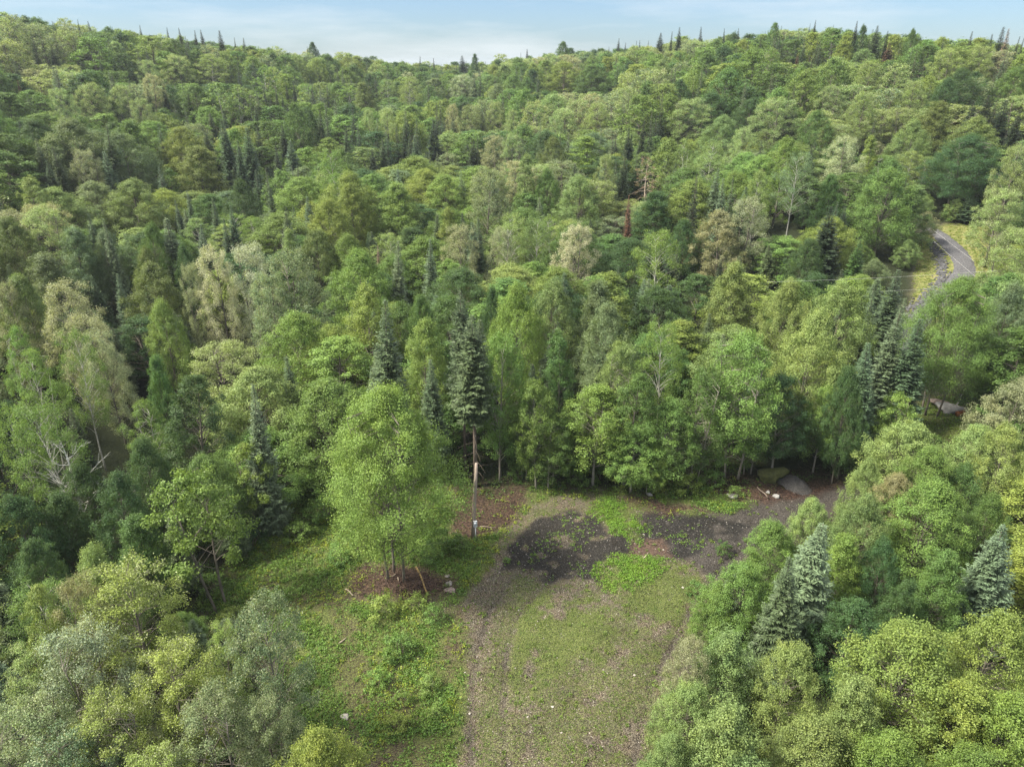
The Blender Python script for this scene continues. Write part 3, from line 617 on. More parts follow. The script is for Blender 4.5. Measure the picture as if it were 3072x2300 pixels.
# things that must stay in view: (x0,y0,x1,y1, distance)
def prot(x0, y0, x1, y1, px, py):
    X0, Y0, _ = hit(px, py); return (x0, y0, x1, y1, math.hypot(X0, Y0))
PROT = [prot(2790, 690, 2930, 860, 2870, 760), prot(2730, 690, 2830, 985, 2800, 850), prot(1370, 1350, 1480, 1640, 1420, 1620), prot(2280, 1390, 2540, 1600, 2370, 1440),
        prot(2760, 1190, 2940, 1320, 2845, 1230), prot(2860, 1000, 2920, 1190, 2888, 1185), prot(620, 1450, 1000, 1850, 700, 1800), prot(880, 1480, 2000, 2420, 1400, 1700),
        prot(1850, 1440, 2300, 1560, 2000, 1500), prot(2370, 550, 2410, 700, 2390, 680), prot(2830, 620, 2960, 700, 2880, 690)]
for t in hand:
    hw_ = t['sw'] * (.42 if t['k'] not in 'FRK' else 1.1); x0, x1 = t['sx'] - hw_, t['sx'] + hw_
    PROT.append((x0, t['sy'], x1, t['sy'] + t['sw'] * (.75 if t['k'] in 'BZYPTAE' else 1.6), t['r']))
PR = np.array(PROT)

# ------------------------------------------------------------------ fill trees between the read-off ones
fill = []
occ = {}
def cell(x, y): return (int(x // 6), int(y // 6))
def put(x, y, rad): occ.setdefault(cell(x, y), []).append((x, y, rad))
def clash(x, y, rad, f=.62):
    cx, cy = cell(x, y)
    for i in (-1, 0, 1):
        for j in (-1, 0, 1):
            for (a, b, q) in occ.get((cx + i, cy + j), ()):
                if math.hypot(a - x, b - y) < (q + rad) * f: return True
    return False
for t in hand: put(t['x'], t['y'], min(t['W'] / 2, 4.0))
cand = []
N = 52000
rad_ = np.sqrt(rng.random(N)) * 560; azs = np.radians(rng.uniform(-52, 52, N))
xs, ys = rad_ * np.sin(azs), rad_ * np.cos(azs)
okm = (rad_ > 27) & ~inside(CLEAR, xs, ys) & (seg_dist(ROAD, xs, ys) > 4.2) & (seg_dist(TRACK, xs, ys) > 3.6) & ~inside(GRASSR, xs, ys) & ~inside(GRASSB, xs, ys)
okm &= ~inside(P_['yard'], xs, ys)
rrr = np.interp(np.degrees(azs), _az, _rr); okm &= rad_ < rrr + 70
zs = ground(xs, ys); clN = fbm(xs, ys, 38, 51); spN = fbm(xs, ys, 22, 61); R1 = rng.random((N, 6))
clN = np.argsort(np.argsort(clN)) / N; spN = np.argsort(np.argsort(spN)) / N
for q in np.nonzero(okm)[0]:
    x, y, rd = xs[q], ys[q], rad_[q]; u = R1[q]
    side = np.degrees(azs[q])
    # species patches
    if u[0] < .10 + .30 * max(0, spN[q] - .6) * (1.6 if side < 4 else .5): kd = 'F'; H = 9 + 6 * u[1]; Wm = 2.6 + 1.6 * u[2]
    elif clN[q] > .80: kd = 'P'; H = 12 + 4.0 * u[1]; Wm = 7.5 + 3 * u[2]
    elif clN[q] < .04: kd = 'A'; H = 12 + 4 * u[1]; Wm = 5.5 + 2.5 * u[2]
    else: kd = 'B' if u[3] < .6 else 'T'; H = 10.5 + 4 * u[1]; Wm = 7.8 + 4.8 * u[2]
    if rd < 62: H *= .72; Wm *= .85
    grow_ = 1 + .28 * float(np.clip((rd - 90) / 80, 0, 1))
    H *= 1 + (grow_ - 1) * .7; Wm *= grow_ if kd != 'F' else 1.15
    if kd == 'F': col = 'e' if u[4] < .5 else ('n' if u[4] < .75 else 'f')
    elif kd == 'P': col = 'p' if u[4] < .55 else ('k' if u[4] < .72 else ('q' if u[4] < .84 else 'y'))
    elif kd == 'A': col = 'p' if u[4] < .5 else 'b'
    else:
        pool = 'ggbGgGbypk' if side < 8 else 'ggbgypbGyp'
        col = pool[int(u[4] * 9.99)]
    if clash(x, y, Wm / 2): continue
    zt = float(zs[q])
    # keep what the photograph shows in view: shorten or skip trees that would stand in front of it
    px, pyt, f = project(x, y, zt + H)
    if f < 5 or (rd < 40 and px > 2600): continue
    hw = Wm * .5 * FPX / f
    m_ = (PR[:, 4] > rd + .5) & (PR[:, 0] < px + hw) & (PR[:, 2] > px - hw)
    bad = False
    for (x0, y0, x1, y1, dist) in PR[m_]:
        for _ in range(7):
            py = project(x, y, zt + H)[1]
            if py >= y1 - 4 or py < y0 - 1500: break
            H *= .86
        if H < 3.2: bad = True; break
    if bad: continue
    lim = float(np.interp(px, _skx, _sky)) - 3 + 18 * R1[q][5] ** 1.2 - 8 * (R1[q][5] < .12)
    for _ in range(6):
        if project(x, y, zt + H)[1] >= lim: break
        H *= .9
    if H < 5.5 and rd > 220: continue
    if H < 7: kd = 'B' if kd != 'F' else 'F'; Wm = min(Wm, H * .9)
    fill.append(dict(k=kd, x=x, y=y, H=H, W=Wm, c=col, hand=False, sx=px, sy=project(x, y, zt + H)[1], sw=2 * hw, r=rd)); put(x, y, Wm / 2)
#print('hand', len(hand), 'fill', len(fill))

def in_frame(t): return t['sx'] + t['sw'] / 2 > 10 and t['sx'] - t['sw'] / 2 < 3062 and t['sy'] < 2300
# which fill trees become things of their own: the ones that show largest, per kind
LIM = {'broadleaf_tree': 285, 'fir_tree': 230, 'poplar_tree': 200, 'aspen_tree': 110, 'spruce_tree': 60, 'shrub': 80}
cnt = {}
for t in hand:
    nm = KNAME.get(t['k'], ('dead_tree',))[0]; cnt[nm] = cnt.get(nm, 0) + 1
singles = list(hand); mass = []
for t in sorted(fill, key=lambda t: -t['sw'] * (1 if in_frame(t) else .01)):
    nm = KNAME[t['k']][0]
    if in_frame(t) and cnt.get(nm, 0) < LIM[nm] and t['r'] < 210: cnt[nm] = cnt.get(nm, 0) + 1; singles.append(t)
    else: mass.append(t)
print('singles', cnt, 'mass', len(mass))

# ------------------------------------------------------------------ labels
MARK = [(1420, 1560, 'the wooden utility pole'), (1210, 1400, 'the huge tree in the clearing'), (2340, 1480, 'the grey gravel heap'), (2870, 760, 'the gravel road'),
        (2845, 1230, 'the grey boulder'), (680, 820, 'the white-leaved poplar clump'), (1893, 640, 'the thin red dead fir'), (1942, 520, 'the brown dead tree'),
        (1724, 740, 'the round silver poplar'), (1971, 1050, 'the yellow-green aspen with white stem'), (739, 1230, 'the broad blue-green spruce'), (590, 1520, 'the open tree on leaning twin stems'),
        (126, 1350, 'the aspen with bare white limbs'), (270, 330, 'the big pale poplar grove'), (660, 130, 'the dark skyline fir on the left ridge'), (2447, 90, 'the skyline fir on the right hill'),
        (3020, 130, 'the pair of bare skyline firs'), (2674, 150, 'the rusty fir on the right hill'), (54, 260, 'the small red fir on the left ridge'), (1386, 270, 'the pale grey poplar mid-valley'),
        (2918, 520, 'the large dark tree above the road'), (2338, 1750, 'the wide spruce at the yard edge'), (3029, 1650, 'the silvery spruce at the right edge'), (2739, 1980, 'the wide yellow-green crown'),
        (763, 1950, 'the silver-grey poplar beside the weeds'), (222, 2000, 'the whitish poplar at lower left'), (1300, 190, 'the notch in the skyline'), (1188, 620, 'the pair of yellow-green crowns'),
        (2392, 620, 'the bright white aspen stem'), (256, 480, 'the pinkish buff poplar'), (1135, 1000, 'the tall fir left of the pole'), (1800, 1250, 'the forest wall behind the yard')]
ORD = ['nearest', 'second nearest', 'third nearest', 'fourth nearest', 'fifth nearest', 'sixth nearest', 'seventh nearest', 'eighth nearest', 'ninth nearest', 'tenth nearest', 'eleventh nearest', 'twelfth nearest']
def where(dx, dy):
    a = math.degrees(math.atan2(-dy, dx)) % 360
    return ['right of', 'above-right of', 'above', 'above-left of', 'left of', 'below-left of', 'below', 'below-right of'][int(((a + 22.5) % 360) // 45)]
OWN = {(640, 752): 'left crown of the white-leaved poplar clump above the dark woods', (735, 744): 'whitest crown of the silvery poplar clump on the left',
 (870, 765): 'broad grey-green poplar just right of the white-leaved poplars', (1210, 1180): 'huge round bright green tree standing alone in the weedy clearing',
 (1386, 871): 'tall fir with bare brown lower trunk behind the utility pole, left one', (1425, 943): 'tall fir with thin bare stem directly behind the utility pole, right one',
 (1135, 900): 'tallest dense slim fir left of the utility pole pair of firs', (590, 1411): 'open bright green tree on leaning twin stems left of the clearing',
 (715, 1325): 'small yellow-green tree with thin leaning stems at the dark clearing edge', (739, 1146): 'broad blue-green spruce above the small yellow-green tree',
 (126, 1223): 'pale aspen with large bare white limbs at the left edge', (1971, 967): 'yellow-green aspen with straight white stem in the forest wall',
 (1893, 587): 'thin rust red dead fir in the middle woods', (1942, 473): 'brown dead tree with bare twigs right of the middle', (1724, 681): 'round silver poplar with white leaves in the middle of the woods',
 (2310, 1645): 'wide blue-green spruce at the right edge of the yard', (2444, 1563): 'dark pointed fir just behind the wide spruce at the yard edge', (3029, 1577): 'silvery blue spruce at the right edge of the photo',
 (763, 1804): 'silver-grey poplar beside the weedy bank at lower left', (1010, 2215): 'yellow-green treetop cut by the bottom edge', (2739, 1877): 'wide yellow-green crown at lower right with the deepest shadows',
 (54, 241): 'small red dead fir on the left ridge', (2674, 128): 'rusty red fir just below the right skyline', (2396, 162): 'tiny red fir low on the right hill', (660, 91): 'largest dark fir on the left skyline',
 (2447, 60): 'dark fir highest on the right skyline', (2572, 63): 'leaning dark fir on the right skyline', (3014, 80): 'left of the two tall bare firs on the right skyline', (3036, 85): 'right pale-stemmed one of two tall bare firs on the skyline',
 (2918, 411): 'large dark round tree standing just above the gravel road', (1386, 227): 'pale silvery grey poplar in the middle valley', (256, 454): 'buff pink poplar between two slim firs on the left',
 (1512, 1020): 'bright green tree arching to the ground right of the utility pole', (2178, 1001): 'large bright green tree with low crown above the bank', (2425, 1156): 'slender bright green tree above the gravel heap',
 (2893, 847): 'big green tree below the gravel road on the right', (2890, 1000): 'small tree with bare white leaning stem above the grey boulder', (1826, 1025): 'tree with pale flattened top in the forest wall',
 (952, 331): 'wide pointed dark fir standing alone among pale crowns', (1174, 720): 'blue-green fir spire left of the two buff poplars', (2811, 1363): 'bright green round crown below the grey boulder',
 (2400, 464): 'aspen with a bright white stem showing below its crown'}
bucket = {}
for t in singles:
    key = (int(t['sx']), int(t['sy'])) if t['hand'] else None
    if t['hand'] and key in OWN: t['label'] = OWN[key]; continue
    cy = t['sy'] + t['sw'] * .35
    mk = min(MARK, key=lambda m: math.hypot(m[0] - t['sx'], (m[1] - cy)))
    w = where(t['sx'] - mk[0], cy - mk[1]); nm = KNAME.get(t['k'], ('', 'bare dead tree'))[1]
    bucket.setdefault((t['c'], nm, w, mk[2]), []).append((math.hypot(mk[0] - t['sx'], mk[1] - cy), t))
for (c, nm, w, mk), L in bucket.items():
    L.sort(key=lambda e: e[0])
    for i, (d, t) in enumerate(L):
        o_ = '' if len(L) == 1 else (ORD[i] if i < len(ORD) else f'number {i + 1} outward') + ' '
        t['label'] = f"{o_}{CNAME[c]} {nm} {w} {mk}"

# ------------------------------------------------------------------ build the single trees
dead1 = bare_tree(11, 13, nb=34, spread=2.8, twigs=6, trunk_r=.14, base=.18, droop=.5).mesh('dead_limbs', M['deadwood'])
white_limbs = bare_tree(17, 12, nb=16, spread=4.2, twigs=5, trunk_r=.2, base=.2).mesh('white_limbs', M['brightbark'])
GROUPS = {'broadleaf_tree': 'broadleaf trees of the forest', 'fir_tree': 'firs scattered through the forest', 'poplar_tree': 'poplars of the forest', 'aspen_tree': 'aspens of the forest',
          'spruce_tree': 'spruces by the road and yard', 'shrub': 'shrubs on the clearing edge'}
def lean(r, a): return (r.uniform(-a, a), r.uniform(-a, a), r.uniform(0, 6.28))
def jitter_tint(c, r):
    b = np.array(TINT[c]); s = r.uniform(.84, 1.2); w = r.uniform(-.1, .1)
    return [float(b[0] * s * (1 + w)), float(b[1] * s), float(b[2] * s * (1 - w))]
def place_tree(t, i):
    r = random.Random(1000 + i)
    kd = t['k']; x, y, H = t['x'], t['y'], t['H']; z = gz(x, y) - .05
    if kd == 'D':
        root = empty('dead_tree', (x, y, z), r.uniform(0, 6)); tag(root, t['label'], 'tree'); s = H / 13
        o_ = link('trunk', dead1, root); root.scale = (t['W'] / 4.6, t['W'] / 4.6, s)
        V, tb = broadleaf(77, 13, 4.6, base=.2, nb=26, nsp=6, nl=9, leaf=.16, style='tallround', gap=.2)
        cm = link('crown', mesh_quads('dead_crown', V, [M['broad']]), root); cm['leaf_tint'] = list(TINT['w']); return root
    if kd == 'R': kd = 'F'
    P = PROTO[kd][r.randrange(len(PROTO[kd]))]
    nm = KNAME[kd][0] if t['k'] != 'R' else 'fir_tree'
    root = empty(nm, (x, y, z)); root.rotation_euler = lean(r, .05 if kd in 'FSPAT' else .07) if kd not in 'KZ' else (0, 0, 1.0); tag(root, t['label'], 'tree' if nm != 'shrub' else 'shrub', GROUPS[nm])
    sx = t['W'] / P[3] * 1.08 * (r.uniform(.8, 1.25) if kd == 'F' else 1); sz = H / P[2]
    root.scale = (sx, sx * r.uniform(.92, 1.08), sz)
    c_ = link('crown', P[0], root); c_['leaf_tint'] = jitter_tint(t['c'], r)
    k_ = link('trunk', P[1], root)
    return root
for i, t in enumerate(singles): t['ob'] = place_tree(t, i)
for t in hand:                                     # bare limbs in the aspen at the left edge
    if (int(t['sx']), int(t['sy'])) in ((126, 1223),):
        b_ = link('dead_limb', white_limbs, t['ob']); b_.location = (1.2, -1.2, 0)

# ------------------------------------------------------------------ the mass of far trees: one object, instanced
far = bpy.data.collections.new('far_tree_kinds')
FARK = []
def far_proto(kind, V, tube, H, W0, leafm, barkm):
    tv = np.array([tuple(v) for v in tube.V]); Fq = [f for f in tube.F if len(f) == 4]
    TQ = tv[np.array(Fq)]
    me_ = mesh_quads('far_' + kind, np.concatenate([V, TQ]), [M[leafm], M[barkm]], np.concatenate([np.zeros(len(V)), np.ones(len(TQ))]))
    ob = bpy.data.objects.new(f'forest_kind_{len(FARK):02d}', me_); far.objects.link(ob); FARK.append((kind, H, W0))
for s in range(5): V, t = broadleaf(1100 + s, 13, (10.5, 9, 10, 11, 9)[s], base=.10, nb=95, nsp=12, nl=12, leaf=.22, style='round' if s < 4 else 'cone'); far_proto('B', V, t, 13, (10.5, 9, 10, 11, 9)[s], 'broad', 'greybark')
for s in range(2): V, t = broadleaf(1200 + s, 14, 7.2, base=.12, nb=72, nsp=12, nl=12, leaf=.23, style='tallround'); far_proto('T', V, t, 14, 7.2, 'broad', 'greybark')
for s in range(3): V, t = broadleaf(1300 + s, 15, 7, base=.14, nb=56, nsp=13, nl=13, leaf=.22, style='flame'); far_proto('P', V, t, 15, 7, 'poplar', 'greybark')
for s in range(2): V, t = broadleaf(1400 + s, 15, 6.4, base=.3, nb=34, nsp=9, nl=9, leaf=.30, style='flame' if s else 'tallround', trunk_r=.09); far_proto('A', V, t, 15, 6.4, 'aspen', 'whitebark')
for s in range(3): V, t = conifer(1500 + s, 15, 4.4 + .4 * s, base=.08, step=.42, nbr=7, dens=.8, power=.75 + .15 * s); far_proto('F', V, t, 15, 4.2, 'needle', 'bark')
NEARK = set()
for kd_ in 'BTPAF':
    for pr_ in PROTO[kd_][:2]: far_proto(kd_ + 'n', pr_[4], pr_[5], pr_[2], pr_[3], pr_[6], pr_[7])
n = len(mass); pm = bpy.data.meshes.new('forest'); pm.vertices.add(n)
co = np.zeros((n, 3)); idx = np.zeros(n, int); rot = np.zeros((n, 3)); scl = np.zeros((n, 3)); tin = np.zeros((n, 3))
rj = random.Random(5)
for i, t in enumerate(mass):
    co[i] = (t['x'], t['y'], gz(t['x'], t['y']) - .1)
    ids = [j for j, fk in enumerate(FARK) if fk[0] == t['k'] + ('n' if t['r'] < 125 else '')]; j = rj.choice(ids); idx[i] = j
    rot[i, 2] = rj.uniform(0, 6.28); s = t['W'] / FARK[j][2] * 1.06; scl[i] = (s, s, t['H'] / FARK[j][1]); tin[i] = jitter_tint(t['c'], rj)
pm.vertices.foreach_set('co', co.astype(np.float32).ravel())
for nm_, typ, arr, key in (('kind_index', 'INT', idx, 'value'), ('rot', 'FLOAT_VECTOR', rot, 'vector'), ('scl', 'FLOAT_VECTOR', scl, 'vector'), ('leaf_tint', 'FLOAT_VECTOR', tin, 'vector')):
    at = pm.attributes.new(nm_, typ, 'POINT'); at.data.foreach_set(key, arr.ravel())
forest_o = link('forest', pm); tag(forest_o, 'dense mixed forest covering the far slopes up to the skyline', 'forest', kind='stuff')
ng_ = bpy.data.node_groups.new('forest_scatter', 'GeometryNodeTree')
ng_.interface.new_socket('Geometry', in_out='INPUT', socket_type='NodeSocketGeometry'); ng_.interface.new_socket('Geometry', in_out='OUTPUT', socket_type='NodeSocketGeometry')
G = ng_.nodes.new; gi = G('NodeGroupInput'); go = G('NodeGroupOutput'); m2p = G('GeometryNodeMeshToPoints'); iop = G('GeometryNodeInstanceOnPoints'); ci = G('GeometryNodeCollectionInfo')
ci.inputs['Collection'].default_value = far; ci.inputs['Separate Children'].default_value = True; ci.inputs['Reset Children'].default_value = True
def named(nm_, typ): x = G('GeometryNodeInputNamedAttribute'); x.data_type = typ; x.inputs['Name'].default_value = nm_; return x.outputs['Attribute']
gl = ng_.links.new
gl(gi.outputs[0], m2p.inputs['Mesh']); gl(m2p.outputs[0], iop.inputs['Points']); gl(ci.outputs[0], iop.inputs['Instance']); iop.inputs['Pick Instance'].default_value = True
gl(named('kind_index', 'INT'), iop.inputs['Instance Index']); gl(named('rot', 'FLOAT_VECTOR'), iop.inputs['Rotation']); gl(named('scl', 'FLOAT_VECTOR'), iop.inputs['Scale'])
gl(iop.outputs[0], go.inputs[0])
md = forest_o.modifiers.new('scatter', 'NODES'); md.node_group = ng_

# ------------------------------------------------------------------ smaller things
def sample(arr, x, y):
    xi = np.clip(np.searchsorted(X, x), 0, len(X) - 1); yi = np.clip(np.searchsorted(Y, y), 0, len(Y) - 1)
    return arr.reshape(len(Y), len(X))[yi, xi]
def smooth_path(P, step=.8):
    P = np.array(P); out = []
    for i in range(len(P) - 1):
        p0, p1, p2, p3 = P[max(i - 1, 0)], P[i], P[i + 1], P[min(i + 2, len(P) - 1)]
        n = max(2, int(np.hypot(*(p2 - p1)) / step))
        for t in np.arange(n) / n:
            out.append(.5 * ((2 * p1) + (-p0 + p2) * t + (2 * p0 - 5 * p1 + 4 * p2 - p3) * t * t + (-p0 + 3 * p1 - 3 * p2 + p3) * t ** 3))
    out.append(P[-1]); return np.array(out)
RP = smooth_path(ROAD); V = []; F = []
for i, p in enumerate(RP):
    d = RP[min(i + 1, len(RP) - 1)] - RP[max(i - 1, 0)]; d = d / (np.hypot(*d) + 1e-9); nrm_ = np.array([-d[1], d[0]])
    for j, (w_, h_) in enumerate(((-2.1, -.25), (-1.5, .08), (-.8, .13), (0, .15), (.8, .13), (1.5, .08), (2.1, -.25))):
        q = p + nrm_ * (w_ + .12 * math.sin(i * .35 + j) + .14 * math.sin(i * 1.9 + j * 2)); V.append((q[0], q[1], max(gz(q[0], q[1]), gz(*p) if abs(w_) < 2.3 else -99) + h_))
    if i:
        for j in range(6): a_ = (i - 1) * 7 + j; F.append((a_, a_ + 1, a_ + 8, a_ + 7))
M['roadgravel'] = plain('road_gravel', [(0.34, (0.035, 0.035, 0.040)), (0.5, (0.072, 0.071, 0.080)), (0.66, (0.13, 0.128, 0.135))], 5, detail=10, bump=.4)
tag(link('gravel_road', mesh_vf('gravel_road', V, F, [M['roadgravel']])), kind='structure')

import bmesh
def rock_verts(seed, sub=2, flat=.7, rough=.28):
    bm = bmesh.new(); bmesh.ops.create_icosphere(bm, subdivisions=sub, radius=1)
    r = np.random.default_rng(seed); v = np.array([q.co[:] for q in bm.verts]); F = [[w.index for w in f.verts] for f in bm.faces]; bm.free()
    for _ in range(9):                          # shear flat facets off
        d = unit(r.normal(size=3)); c = r.uniform(.55, .85); h = v @ d; m_ = h > c; v[m_] -= np.outer(h[m_] - c, d)
    for s_ in (1.3, 3.1, 6.0):
        ph = r.uniform(0, 6, 3); v *= 1 + rough / s_ * np.sin(v[:, [0]] * s_ * 2 + ph[0]) * np.cos(v[:, [1]] * s_ * 2 + ph[1] + v[:, [2]] * s_)
    v[:, 2] *= flat; return v, F
def rock(name, px, py, size, m, label, cat='rock', seed=1, flat=.7, asp=1.3, rz=0., group=None, sub=3, sink=.25):
    v, F = rock_verts(seed, sub, flat); v = v * np.array([size * asp, size, size]) * .5
    x, y, _ = hit(px, py); o_ = link(name, mesh_vf(name, v, F, [M[m]], smooth=sub > 2)); o_.location = (x, y, gz(x, y) + size * flat * (.5 - sink)); o_.rotation_euler = (0, 0, rz)
    return tag(o_, label, cat, group)
rock('boulder', 2848, 1236, 2.3, 'rock', 'largest flat-topped grey boulder beside the grassy track on the right', seed=4, asp=1.9, rz=-.25, flat=.5)
rock('boulder', 2812, 1216, 1.5, 'redrock', 'smaller reddish boulder left of the large grey boulder', seed=8, asp=1.5, rz=.1, flat=.55)
rock('boulder', 2310, 1440, 2.9, 'moss', 'moss-covered rounded boulder under the forest edge left of the gravel heap', seed=12, asp=1.3, flat=.6)
rock('rock', 1342, 1737, .4, 'palerock', 'upper of two pale rocks beside the root mound', seed=21, group='pale rocks by the root mound')
rock('rock', 1347, 1752, .5, 'palerock', 'lower and larger of two pale rocks beside the root mound', seed=22, group='pale rocks by the root mound')
rock('rock', 1352, 1778, .8, 'redrock', 'low grey rock half buried between the root mound and the gravel', seed=23, flat=.35)
rock('rock', 2198, 1492, .9, 'rock', 'grey rock in the weeds below the forest edge', seed=24)
rock('rock', 2330, 1490, .6, 'rock', 'grey broken rock on the brown bank right of the mossy boulder', seed=25)
rock('rock', 2305, 1478, .4, 'rock', 'small grey rock on the brown bank under the mossy boulder', seed=26)
rock('rock', 1949, 1492, .6, 'rock', 'small grey rock above the dark ditch behind the yard', seed=27)
rock('rock', 1034, 2155, .55, 'palerock', 'pale rock in the weeds at the bottom left of the clearing', seed=28)
for i_, (px, py, sz_, lb) in enumerate([(1555, 1841, .22, 'white stone at the left edge of the green patch'), (1410, 2159, .24, 'white stone at lower left of the gravel yard'), (1657, 2132, .26, 'white stone in the lower middle of the yard'),
        (1902, 2029, .24, 'white stone near the right edge of the yard'), (1583, 2166, .2, 'white stone between two others in the lower yard'), (1684, 2199, .2, 'white stone lowest in the middle of the yard'),
        (1395, 2030, .22, 'white stone on the bare gravel strip'), (1914, 1583, .3, 'pale stone at the top of the burnt patch'), (1931, 1604, .26, 'cream stone at the right edge of the green tongue'), (1990, 1655, .24, 'pale stone on the reddish slab'),
        (2048, 1772, .3, 'white stone right of the bright green weeds'), (1468, 1905, .2, 'small white stone on the gravel below the root mound')]):
    rock('stone', px, py, sz_ * .7, 'palerock', lb, 'stone', seed=40 + i_, flat=.6, sub=2, group='pale stones lying on the gravel yard')

def mound(name, px, py, rx, ry, h, m, label, cat, rz=0., seed=0, nn=34):
    x0, y0, _ = hit(px, py); V = []; F = []
    zmin = 0
    for i in range(nn):
        for j in range(nn):
            u, v = i / (nn - 1) * 2 - 1, j / (nn - 1) * 2 - 1; d = math.hypot(u, v)
            lx, ly = u * rx, v * ry; X_ = x0 + lx * math.cos(rz) - ly * math.sin(rz); Y_ = y0 + lx * math.sin(rz) + ly * math.cos(rz)
            n_ = .6 + .5 * float(fbm(np.array([X_ * 1.0 + 9]), np.array([Y_ * 1.0 + 7]), 1.1, 71 + seed)[0]) + .3 * float(fbm(np.array([X_ + 9.]), np.array([Y_ + 7.]), .28, 72)[0])
            e = max(0., 1 - d * (0.85 + .3 * float(vnoise(np.array([X_ + 50.]), np.array([Y_ + 50.]), .9, 81 + seed)[0])))
            V.append((X_ - x0, Y_ - y0, gz(X_, Y_) - gz(x0, y0) + h * e ** .8 * n_ - (.06 if e > 0 else .25)))
    for i in range(nn - 1):
        for j in range(nn - 1): a_ = i * nn + j; F.append((a_, a_ + nn, a_ + nn + 1, a_ + 1))
    o_ = link(name, mesh_vf(name, V, F, [M[m]])); o_.location = (x0, y0, gz(x0, y0)); return tag(o_, label, cat)
mound('gravel_heap', 2378, 1452, 1.5, 2.2, 1.2, 'heap', 'grey gravel heap tipped against the dark forest edge', 'gravel heap', rz=.5)
0 and mound('gravel_heap', 2345, 1520, 2.6, 1.4, .5, 'heap', 'low dark spill of gravel in front of the tall gravel heap', 'gravel heap', rz=.3, seed=3)
M['rootsoil'] = plain('root_soil', [(0.3, (0.010, 0.007, 0.006)), (0.52, (0.034, 0.021, 0.016)), (0.72, (0.11, 0.066, 0.046))], 5, detail=9, bump=.9)
mound('root_mound', 1215, 1755, 3.0, 1.4, .6, 'rootsoil', 'reddish root mound with tangled twigs at the foot of the huge tree', 'soil mound', rz=-.05, seed=5)
M['bankdark'] = M['rootsoil']

def lying(name, p0, p1, r0, r1, m, label, cat='log', n=8, lift=(.1, .1)):
    a_ = hit(*p0)[:2]; b_ = hit(*p1)[:2]; T = Tubes(); A = Vector((a_[0], a_[1], gz(*a_) + lift[0])); B = Vector((b_[0], b_[1], gz(*b_) + lift[1]))
    pts = []
    for i in range(6): u = i / 5; q = A.lerp(B, u) - A; q.z += .04 * math.sin(u * 6); q.x += .05 * math.sin(u * 5); pts.append(q)
    T.add(pts, [r0 + (r1 - r0) * i / 5 for i in range(6)], n); o_ = link(name, T.mesh(name, M[m])); o_.location = A; return tag(o_, label, cat)
lying('log', (1250, 1728), (1286, 1796), .09, .06, 'yellowlog', 'yellow peeled log leaning down the root mound', lift=(.75, .1))
lying('stick', (1195, 1752), (1197, 1786), .06, .04, 'deadwood', 'pale upright stick lying below the trunk of the huge tree', 'stick', lift=(.6, .08))
lying('stick', (1178, 1752), (1190, 1744), .06, .04, 'deadwood', 'short pale split stick at the foot of the huge tree', 'stick', lift=(.5, .7))
lying('stick', (1038, 1774), (1062, 1788), .07, .04, 'deadwood', 'grey broken branch at the left end of the root mound', 'stick')
lying('stick', (1930, 1686), (1946, 1662), .05, .04, 'deadwood', 'brown stick lying across the reddish slab', 'stick')
lying('stick', (2866, 1226), (2880, 1206), .10, .07, 'whitebark', 'white birch stick propped against the large grey boulder', 'stick', lift=(.3, .9))
lying('stick', (1018, 1945), (1042, 1925), .06, .03, 'deadwood', 'dark stick in the weeds on the left slope', 'stick')
lying('stick', (1440, 1585), (1490, 1588), .03, .02, 'deadwood', 'thin pale stick on the brown litter right of the utility pole', 'stick')
lying('log', (2395, 1455), (2360, 1460), .1, .06, 'deadwood', 'thin dead log at the foot of the gravel heap', lift=(.4, .5))
lying('log', (2300, 1508), (2270, 1478), .06, .04, 'bark', 'dark broken log on the brown bank', lift=(.3, .6))
# rusty scrap by the boulder
x_, y_, _ = hit(2880, 1248); T = Tubes(); T.add([(-.35, 0, .25), (.35, .1, .3)], [.28, .3], 14); T.add([(-.35, 0, .25), (-.42, -.01, .25)], [.33, .33], 14); T.add([(.35, .1, .3), (.42, .11, .31)], [.34, .34], 14)
o_ = link('drum', T.mesh('drum', M['rust'])); o_.location = (x_, y_, gz(x_, y_)); tag(o_, 'rusty orange drum lying beside the large grey boulder', 'drum')

# utility pole
bx_, by_, _ = hit(1420, 1622); z0 = gz(bx_, by_); d_ = raydir(1429, 1389); hz = math.hypot(d_[0], d_[1]); s_ = math.hypot(bx_, by_) / hz
top = Vector((d_[0] * s_ - bx_, 0, CAM_H + s_ * d_[2] - z0)); print('pole height', top.z)
pr = empty('utility_pole', (bx_, by_, z0)); tag(pr, 'weathered wooden utility pole with meter box, without wires, before the two tall firs', 'utility pole')
T = Tubes(); T.add([Vector((0, 0, -.5)), top * .33, top * .66, top], [.165, .155, .145, .13], 14); link('pole', T.mesh('pole', M['polewood']), pr)
T = Tubes(); T.add([Vector((-.17, -.08, 0)), top * .5 + Vector((-.14, -.10, 0)), top * .80 + Vector((-.11, -.12, 0))], [.04, .04, .04], 8); link('conduit', T.mesh('conduit', M['deadwood']), pr)
def boxmesh(name, w, d, h, m, bev=.015):
    bm = bmesh.new(); bmesh.ops.create_cube(bm, size=1); bmesh.ops.scale(bm, vec=(w, d, h), verts=bm.verts); bmesh.ops.bevel(bm, geom=bm.edges[:], offset=bev, segments=2, affect='EDGES')
    me = bpy.data.meshes.new(name); bm.to_mesh(me); bm.free(); me.materials.append(M[m]); return me
mb = link('meter_box', boxmesh('meter_box', .36, .2, .62, 'metal'), pr); mb.location = (.24, -.18, 1.75)
T = Tubes(); T.add([(0, -.10, .12), (0, -.17, .12), (0, -.2, .12)], [.11, .11, .07], 16); mt = link('meter', T.mesh('meter', M['glass']), mb)
